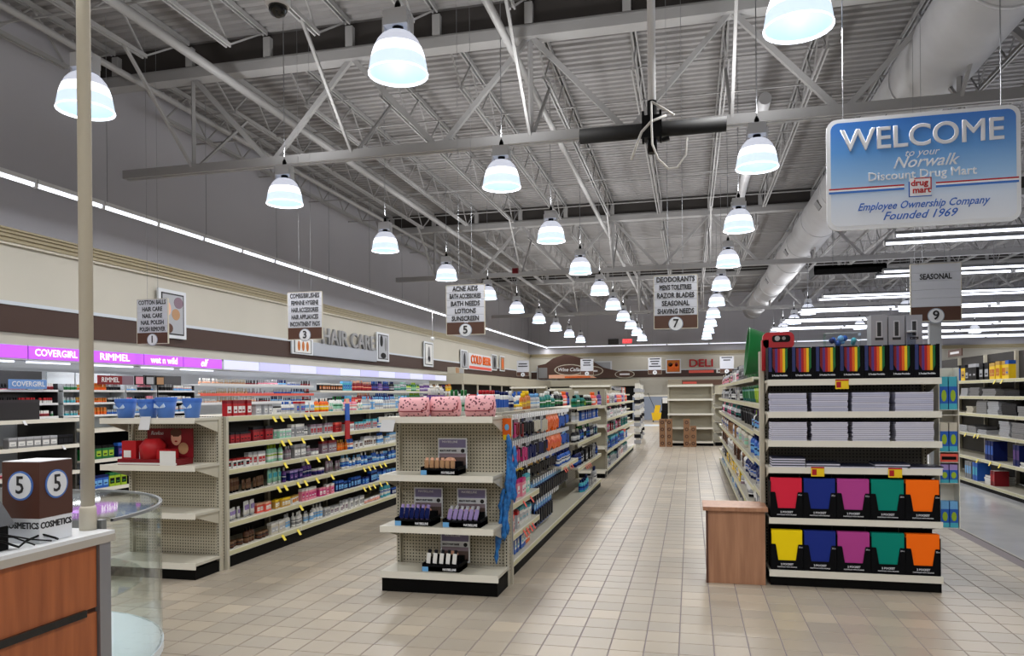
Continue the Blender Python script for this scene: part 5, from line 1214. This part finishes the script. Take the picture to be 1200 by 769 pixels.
def paper_stack(y, z, n, w_, th, cname, lab, d=.3):
    me_key = ('ps', cname, w_, th)
    if me_key not in _pm:
        b = MB(); b.box(0, d, -w_ / 2, w_ / 2, 0, th, C(cname)); b.box(.004, d, -w_ / 2 + .004, w_ / 2 - .004, th, th + .002, C('charcoal')); _pm[me_key] = b.mesh('paper_pack')
    for i in range(n):
        o = link('paper_pack', _pm[me_key], None, (4.32 + rng.uniform(0, .02), y + rng.uniform(-.008, .008), z + .0005 + i * (th + .0025)))
        tag(o, ordn(i) + ' ' + lab, 'paper', lab + ' pile')
for k, (y, z, n, w_, th, c_) in enumerate(((13.55, 1.42, 4, .3, .03, 'silver'), (13.1, 1.42, 5, .4, .025, 'grey'), (12.5, 1.42, 4, .5, .025, 'grey'), (11.7, 1.42, 3, .5, .025, 'charcoal'),
        (13.3, 1.15, 4, .28, .025, 'cream'), (12.8, 1.15, 9, .4, .02, 'grey'), (12.35, 1.15, 8, .4, .022, 'silver'), (11.8, 1.15, 6, .5, .025, 'charcoal'), (11.3, 1.15, 5, .4, .025, 'grey'),
        (13.6, .84, 5, .35, .02, 'silver'), (13.2, .84, 4, .35, .024, 'grey'), (12.8, .84, 3, .35, .02, 'silver'), (11.95, .84, 10, .35, .02, 'silver'), (11.5, .84, 9, .4, .022, 'grey'), (11.3, .465, 3, .25, .02, 'white'), (12.55, .1, 4, .3, .03, 'white'))):
    paper_stack(y, z, n, w_, th, c_, '%s paper pack up in the %s pile along the seasonal shelving' % (say(c_), ordn(k)))
def binders(y0, n, z, h, c_, d_, lab):
    for i in range(n): product('book', .05, h, c_, 'white', d_, (4.28 + .13 + (i % 2) * .004, y0 + i * .054, z + .0008), -PI / 2, ordn(i) + ' ' + lab, lab + ' group', False, .19)
binders(12.35, 6, .465, .29, 'navy', 'blue', 'navy binder standing on the second lowest seasonal shelf')
binders(11.45, 4, .465, .29, 'navy', 'purple', 'navy and purple binder standing nearest the frame edge on the seasonal shelf')
binders(13.25, 5, .1, .27, 'grey', 'skyblue', 'grey and blue binder on the base of the seasonal shelving')
binders(12.98, 4, .1, .28, 'blue', 'turquoise', 'blue binder on the base of the seasonal shelving')
binders(12.3, 3, .1, .22, 'crimson', 'red', 'crimson binder on the base of the seasonal shelving')
for z, ys in ((1.665, (12.1, 11.85)), (1.42, (13.9, 13.75)), (.84, (13.9, 13.6, 13.3, 12.9, 12.75)), (.465, (13.9, 12.8, 12.3, 11.95))):
    for y in ys: tag(link('shelf_tag', tmY, None, (4.275, y, z - .01), PI), '%s small yellow tag along the %s of the seasonal shelving' % (ordn(ys.index(y)), {1.665: 'top shelf', 1.42: 'second shelf', .84: 'fourth shelf', .465: 'lowest shelf edge'}[z]), 'tag', 'yellow tags on the seasonal shelving %.2f' % z)
b = MB(); b.box(-.01, .5, 0, .02, 0, 0.3, BLACK); b.box(0, .02, -.0, .6, 0, .16, BROWNS); o = obj('small_header', MB().box(0, .02, 0, .7, 0, .13, BROWNS), None, (4.6, 14.5, 2.12)); obj('white_print', MB().box(-.002, 0, .12, .58, .045, .085, INKW), o); tag(o, 'small brown header sign above the seasonal shelving', 'sign')
# light grey post carrying aisle 9 sign
tag(obj('sign_post', MB().box(-.07, .07, -.04, .04, 0, 2.38, mat('post_grey', (168, 172, 178), .4)), None, (3.06, 10.62, 0)), 'light grey square post rising behind the aisle 9 sign', 'post')

# ------------------------------------------------------------------ second row of gondolas further back
PF = [(99, pal('bottle silver pink mauve', 'bottle white purple silver', 'carton silver mauve crimson', 'bottle charcoal silver white', 'carton grey crimson silver'))]
endcap('endcap_unit', -2.45, -1.50, 13.38, 13.75, 1.6, .13, [1.30, .95, .56], 'distant cream end unit of the second gondola run', peg=PANEL)
row('gondola_row', -1.50, 13.8, 20.4, 1.6, 'distant gondola run of mixed goods beyond the peg hook run', 1, .42, .13, [1.33, 1.05, .78, .45])
for nm, z in (('top shelf', 1.33), ('second shelf', 1.05), ('third shelf', .78), ('fourth shelf', .45), ('base shelf', .13)):
    fill('distant mixed run', nm, 'px', -1.5, 13.9, 18.8, z, .2, [(99, pal(*{'top shelf': ('bottle purple white lilac', 'bottle coral white orange', 'carton silver white mauve'), 'second shelf': ('bottle silver pink white', 'carton white charcoal silver', 'carton mauve grey silver'),
        'third shelf': ('carton crimson charcoal silver', 'bottle magenta silver mauve', 'carton teal silver charcoal'), 'fourth shelf': ('carton blue turquoise navy', 'bottle charcoal silver blue', 'carton silver coral white'), 'base shelf': ('carton navy charcoal silver', 'carton white silver red', 'carton silver teal grey')}[nm]))], 0, 3, 6, scale=1.6)
product('bottle', .09, .26, 'purple', 'navy', 'lilac', (-1.62, 13.52, 1.30), 0, 'purple bottle alone on the distant cream end unit', None, True)
product('bottle', .08, .24, 'white', 'white', 'silver', (-1.74, 13.55, 1.30), 0, 'white bottle beside the purple one on the distant end unit', None, True)
# hanging red/white run and third run
row('gondola_row', -2.6, 24.0, 33.0, 1.75, 'third gondola run far down the main aisle', 1, .42, .13, [1.5, 1.2, .9, .5])
for nm, z in (('top', 1.5), ('second', 1.2), ('third', .9), ('fourth', .5), ('base', .13)):
    fill('third run', nm + ' shelf', 'px', -2.6, 24.1, 31.5, z, .28, [(99, pal('carton silver grey charcoal', 'carton white silver grey', 'bottle charcoal silver brown', 'carton amber orange red'))], 0, 4, 8, scale=2.6)
endcap('endcap_unit', -3.5, -2.6, 23.5, 23.9, 1.75, .13, [1.3, .9, .5], 'third far end unit down the main aisle', peg=PANEL)
# tall empty units above the peg run
def empty_unit(x0, x1, y, zt, levels, lab):
    e = empty('empty_shelving', ((x0 + x1) / 2, y, 0)); h = (x1 - x0) / 2
    b = MB(); b.box(-h, h, .38, .41, .1, zt, PANEL); obj('back_panel', b, e)
    for x in (-h, h - .04): obj('upright', MB().box(x, x + .04, .3, .38, 0, zt, UPRIGHT), e)
    obj('kick_base', MB().box(-h, h, .02, .38, 0, .09, KICK), e)
    for z in [.13] + levels: add_shelf(e, 2 * h, .37, (-h, 0, z), 0, False, .05)
    tag(e, lab, 'shelving')
empty_unit(-.65, .62, 22.0, 1.78, [1.75, 1.35, .93, .53], 'tall empty cream shelving at the end of the main aisle')
empty_unit(-3.5, -2.3, 22.0, 1.8, [1.77, 1.3], 'tall empty cream shelving seen above the dark green bottles')
empty_unit(-6.3, -5.0, 26.0, 1.82, [1.79, 1.3], 'empty cream shelving far behind the yellow bottles')
empty_unit(-4.9, -3.7, 26.0, 1.74, [1.7, 1.2], 'second empty cream shelving far behind the yellow bottles')
row('gondola_row', .66, 22.1, 30.0, 1.78, 'gondola run stretching back beside the tall empty shelving', -1, .3, .13, [1.5, 1.1, .7, .4])
# cartons on the floor
CRD = mat('kraft_carton', (132, 96, 66), .7); CRM = mat('carton_mark', (66, 40, 28), .7)
b = MB(); b.box(-.085, .085, -.1, .1, 0, .195, CRD); b.prism(ell(0, .1, .05, .05, 12), -.103, -.1, CRM); b.prism(ell(0, .1, .025, .025, 10), -.105, -.103, CRD); kc = b.mesh('kraft_carton')
for gi, (xs_, n, gl) in enumerate((((-.79, -.6), 4, 'by the aisle'), ((-.12, .06), 3, 'before the empty shelving'), ((1.0, 1.19), 5, 'past the empty shelving'))):
    for ci, x in enumerate(xs_):
        for i in range(n + (1 if gi == 1 and ci == 0 else 0)):
            tag(link('kraft_carton', kc, None, (x, 21.65, i * .197)), '%s brown carton up in the %s column of the stack %s' % (ordn(i), ordn(ci), gl), 'carton', 'brown cartons %s, %s column' % (gl, ordn(ci)))
# mop bucket, floor cleaner, door area
e = empty('mop_bucket', (-1.78, 40.5, 0)); YB_ = mat('mop_yellow', (228, 186, 20), .4)
b = MB(); b.rings([[(-.2, -.15, .1), (.2, -.15, .1), (.2, .15, .1), (-.2, .15, .1)], [(-.26, -.2, .5), (.26, -.2, .5), (.26, .2, .5), (-.26, .2, .5)]], YB_, sm=False); obj('tub', b, e)
b = MB(); b.rings([[(-.14, -.1, .5), (.14, -.1, .5), (.14, .1, .5), (-.14, .1, .5)], [(-.05, -.12, .9), (.22, -.12, .9), (.22, .12, .9), (-.05, .12, .9)]], YB_, sm=False); obj('wringer', b, e)
for sx in (-.18, .18):
    for sy in (-.12, .12): obj('wheel', MB().box(sx - .02, sx + .02, sy - .02, sy + .02, 0, .1, KICK), e)
b = MB(); b.bar((0, 0, .5), (-.45, .1, 1.55), .014, BLACK, 6); obj('mop_handle', b, e)
tag(e, 'yellow mop bucket at the far end of the main aisle', 'bucket')
e = MB(); e.box(-.2, .2, -.2, .2, 0, .6, BLACK); e.box(-.16, .16, -.15, .15, .6, 1.2, BLACK); e.box(-.12, .14, -.17, -.1, 1.0, 1.3, C('white')); tag(obj('trash_bin', e, None, (-1.35, 41.0, 0)), 'black upright bin with white top beside the mop bucket', 'bin')
b = MB(); b.box(-1.0, 1.0, 0, .06, 0, 1.35, mat('pale_partition', (132, 142, 160), .4)); b.box(-1.0, 1.0, -.01, .07, 1.35, 1.42, SHELF); tag(obj('low_partition', b, None, (-2.3, 44.0, 0)), 'pale blue-grey partition behind the mop bucket', 'partition')
b = MB(); b.prism([(0, 0)] * 3, 0, 0, SHELF) if 0 else None; b.lathe([(.9, 0), (.9, .012)], mat('white_mat', (196, 204, 214), .4), 24); tag(obj('floor_mat', b, None, (-2.0, 36.2, 0.001)), 'round pale mat on the floor before the mop bucket', 'mat')
for k, (x, y) in enumerate(((-1.45, 21.1), (-1.55, 23.4), (-1.62, 25.6))):
    b = MB(); b.box(-.06, .06, -.06, .06, 0, 1.8, SHELF); 
    for i in range(10): b.box(-.09, .09, -.09, .09, .12 + i * .16, .22 + i * .16, C(('silver', 'charcoal', 'white')[i % 3]))
    tag(obj('spinner_rack', b, None, (x, y, 0)), 'slim spinner rack of small goods, %s one past the second run' % ordn(k), 'rack')

# ------------------------------------------------------------------ register counter
e = empty('register_counter', (-2.38, 1.4, 0)); CW = wood_material('cherry_laminate', (142, 76, 42), (172, 98, 56), .35)
b = MB(); b.box(-.62, -.012, -1.3, 1.19, 0, .905, mat('counter_core', (70, 44, 32), .5)); obj('carcass', b, e)
b = MB(); b.box(-.012, 0, -1.3, 1.185, .648, .90, CW); obj('upper_panel', b, e)
b = MB(); b.box(-.012, 0, -1.3, 1.185, .02, .628, CW); obj('lower_panel', b, e)
b = MB(); b.box(-.008, .014, -1.3, 1.12, .624, .652, mat('bumper_black', (14, 14, 16), .25)); obj('bumper_rail', b, e)
b = MB(); b.box(-.66, .02, -1.32, 1.27, .905, .935, mat('counter_edge', (176, 170, 160), .4)); b.box(-.66, .018, -1.318, 1.268, .935, .95, mat('counter_top_white', (212, 214, 216), .35)); obj('worktop', b, e)
b = MB(); b.box(-.03, .012, 1.19, 1.25, 0, .905, mat('aluminium', (150, 152, 158), .35, .6)); obj('corner_post', b, e)
tag(e, 'cherry wood register counter with white top and black rail', 'counter')
# power pole
b = MB(); b.lathe([(.027, 0.0), (.027, 6.3)], mat('pole_beige', (192, 185, 168), .4), 16); o = obj('power_pole', b, None, (-2.475, 2.645, .951)); b = MB(); b.lathe([(.033, 0), (.033, .09), (.028, .1)], mat('pole_beige', (1, 1, 1)), 16); obj('collar', b, o)
tag(o, 'tall beige pole rising from the register counter', 'pole')
# number box
BR = mat('box_brown', (72, 38, 26), .45)
e = empty('number_box', (-2.413, 2.345, .951), .052)
b = MB(); b.box(-.165, 0, 0, .165, .095, .31, BR); obj('brown_block', b, e)
b = MB(); b.box(-.163, -.002, .002, .163, 0, .0949, SIGNW); obj('white_block', b, e); b = MB(); b.box(-.163, -.002, .002, .163, .31, .313, SIGNW); obj('white_lid', b, e)
RING = mat('ring_blue', (66, 108, 180), .5)
for f_ in ('front', 'right'):
    dsk = MB(); dsk.prism(ell(0, 0, .056, .056, 32), -.003, 0, RING); dsk.prism(ell(0, 0, .049, .049, 32), -.004, -.003, SIGNW)
    loc = (-.0825, 0, .22) if f_ == 'front' else (0, .0825, .22)
    o = obj('number_disc', dsk, e, loc, 0 if f_ == 'front' else PI / 2)
    text('5', .095, INK, (0, -.005, .0), parent=o, bold=.001, sx=.9, ext=.0005)
    text('COSMETICS', .034, INK, (-.0825, .001, .066) if f_ == 'front' else (-.001, .0825, .066), f_, e, bold=.0009, sx=.86, ext=.0008)
tag(e, 'brown and white cosmetics box sign with number 5 discs', 'sign')
# terminal and cables
e = empty('card_terminal', (-2.50, 2.205, .951))
b = MB(); b.box(-.1, .06, -.12, .03, 0, .11, BLACK); obj('base', b, e)
b = MB(); b.rings([[(-.12, -.13, .12), (.07, -.13, .09), (.07, .05, .09), (-.12, .05, .12)], [(-.16, -.13, .2), (.02, -.13, .2), (.02, .02, .2), (-.16, .02, .2)]], mat('terminal_grey', (46, 48, 54), .35), sm=False); obj('screen_head', b, e)
tag(e, 'dark card terminal at the edge of the register counter', 'terminal')
DX = .14
b = MB(); b.path([(-2.46, 2.0, 1.0), (-2.42, 2.06, .99), (-2.41, 2.12, .958), (-2.43, 2.17, .97), (-2.42, 2.23, .985), (-2.40, 2.27, .965), (-2.40, 2.285, .957)], .0045, BLACK)
b.path([(-2.46, 1.99, 1.03), (-2.43, 2.08, 1.01), (-2.42, 2.18, .975), (-2.395, 2.25, .957)], .003, BLACK); b.path([(-2.46, 2.0, 1.02), (-2.40, 2.09, 1.0), (-2.39, 2.17, .957)], .003, BLACK)
tag(obj('cable', b, None, (0, .13, 0)), 'tangle of black cables between the terminal and the box sign', 'cable')
# curved glass showcase
e = empty('glass_showcase', (-3.28, 2.71, 0)); R_ = .87; GF = mat('showcase_metal', (150, 154, 156), .3, .5)
def arc(r, n=20, a0=0, a1=PI / 2): return [(r * math.cos(a0 + (a1 - a0) * k / n), r * math.sin(a0 + (a1 - a0) * k / n)) for k in range(n + 1)]
def sector(r, z0, z1, m, name, par):
    b = MB(); pts = [(0, 0)] + arc(r); b.rings([[(x, y, z0) for x, y in pts], [(x, y, z1) for x, y in pts]], m, sm=False); return obj(name, b, par)
def wall_arc(r0, r1, z0, z1, m, name, par, skip_inner=False):
    b = MB(); A_, B_ = arc(r1), arc(r0)
    n = len(A_)
    for k in range(n - 1):
        for (p, q, sgn) in ((A_[k], A_[k + 1], 1), (B_[k + 1], B_[k], 1)):
            b.face([(p[0], p[1], z0), (q[0], q[1], z0), (q[0], q[1], z1), (p[0], p[1], z1)], m, True)
        b.face([(A_[k][0], A_[k][1], z1), (A_[k + 1][0], A_[k + 1][1], z1), (B_[k + 1][0], B_[k + 1][1], z1), (B_[k][0], B_[k][1], z1)], m)
        b.face([(B_[k][0], B_[k][1], z0), (B_[k + 1][0], B_[k + 1][1], z0), (A_[k + 1][0], A_[k + 1][1], z0), (A_[k][0], A_[k][1], z0)], m)
    return obj(name, b, par)
sector(R_ - .01, 0, .26, mat('plinth_grey', (150, 154, 158), .5), 'plinth', e)
sector(R_ + .005, .26, .30, mat('deck_paleblue', (214, 222, 228), .3), 'base_deck', e)
wall_arc(R_ - .008, R_, .30, .975, GLASS, 'curved_pane', e)
wall_arc(R_ - .012, R_ + .003, .975, .988, GF, 'top_rim', e)
sector(R_ - .03, .975, .983, GLASS, 'glass_top', e)
sector(R_ - .08, .62, .628, GLASS, 'glass_shelf', e)
obj('corner_post', MB().box(R_ - .06, R_ - .03, -.03, -.002, .0, .985, GF), e)
obj('back_rail', MB().box(-.9, 0, R_ - .03, R_ - .01, .30, .985, GF), e)
obj('back_board', MB().box(-.9, -.02, -.02, 0, .30, .96, mat('showcase_back', (120, 124, 126), .4)), e)
b = MB(); b.box(.25, .55, .12, .14, .984, .986, mat('lilac_card', (176, 120, 210), .5)); b.face([(.3, .05, .985), (.62, .12, .985), (.6, .2, .985), (.28, .12, .985)], mat('lilac_card', (1, 1, 1))); o = obj('paper_slip', b, e)
tag(e, 'curved clear glass showcase at the end of the register counter', 'showcase')

texts_to_meshes()
def thin_out(most=270):
    bpy.context.view_layer.update(); dg = bpy.context.evaluated_depsgraph_get(); eye = cam.matrix_world.translation
    by = {}; dead = []; kids = {}; V = []; F = []; own = []
    skip = ('tile', 'floor', 'ceiling', 'deck_rib', 'roof_joist', 'roof_girder', 'curved_pane', 'glass_top', 'glass_shelf', 'lettering', 'slot', 'reflector', 'dome_crown', 'bulb', 'ballast', 'joist_seat')
    for o in bpy.data.objects:
        if o.parent: kids.setdefault(o.parent.name, []).append(o)
        if o.type != 'MESH' or o.name.split('.')[0] in skip: continue
        r = o.parent.name if o.parent else o.name; mw = o.matrix_world; n = len(V)
        V.extend(mw @ x.co for x in o.data.vertices); F.extend([n + k_ for k_ in p.vertices] for p in o.data.polygons); own.extend([r] * len(o.data.polygons))
    from mathutils.bvhtree import BVHTree
    tree = BVHTree.FromPolygons(V, F)
    for kind, o, a in PRODUCTS: by.setdefault(kind.split('_')[-1], []).append((kind, o, a))
    for base, items in by.items():
        if len(items) <= most: continue
        sc_ = []
        for kind, o, a in items:
            mw = o.matrix_world; cs = [Vector(c) for c in o.bound_box]; lo, hi = cs[0], cs[6]; vis = 0
            for fx, fy, fz in ((.5, .1, .6), (.25, .1, .85), (.75, .1, .85), (.5, .1, .2), (.5, .5, .97)):
                p = mw @ Vector((lo.x + (hi.x - lo.x) * fx, lo.y + (hi.y - lo.y) * fy, lo.z + (hi.z - lo.z) * fz))
                i_ = tree.ray_cast(eye, (p - eye).normalized())[2]
                if i_ is not None and own[i_] == o.name: vis += 1
            sc_.append((vis * a / (mw.translation - eye).length_squared, kind, o))
        sc_.sort(key=lambda t_: -t_[0])
        v, f, mi, sm, mats = [], [], [], [], []
        for _s, kind, o in sc_[most:]:
            for q in [o] + kids.get(o.name, []):
                me = q.data; n = len(v); mw = q.matrix_world; v += [mw @ x.co for x in me.vertices]
                ix = []
                for m in me.materials:
                    if m not in mats: mats.append(m)
                    ix.append(mats.index(m))
                for p in me.polygons: f.append([n + k_ for k_ in p.vertices]); mi.append(ix[p.material_index]); sm.append(p.use_smooth)
            dead.extend(kids.get(o.name, []) + [o])
        me = bpy.data.meshes.new(base); me.from_pydata(v, [], f)
        for m in mats: me.materials.append(m)
        me.polygons.foreach_set('material_index', mi); me.polygons.foreach_set('use_smooth', sm); me.update()
        tag(link(base, me), 'the many smaller and half-hidden %s goods along the distant shelves' % base.replace('polish', 'nail polish'), base, None, 'stuff')
    bpy.data.batch_remove(dead)
thin_out()
for _l in LABELS:
    if len(_l.split()) > 16: print('LONG', _l)
print('products', COUNT, 'objects', len(bpy.data.objects))
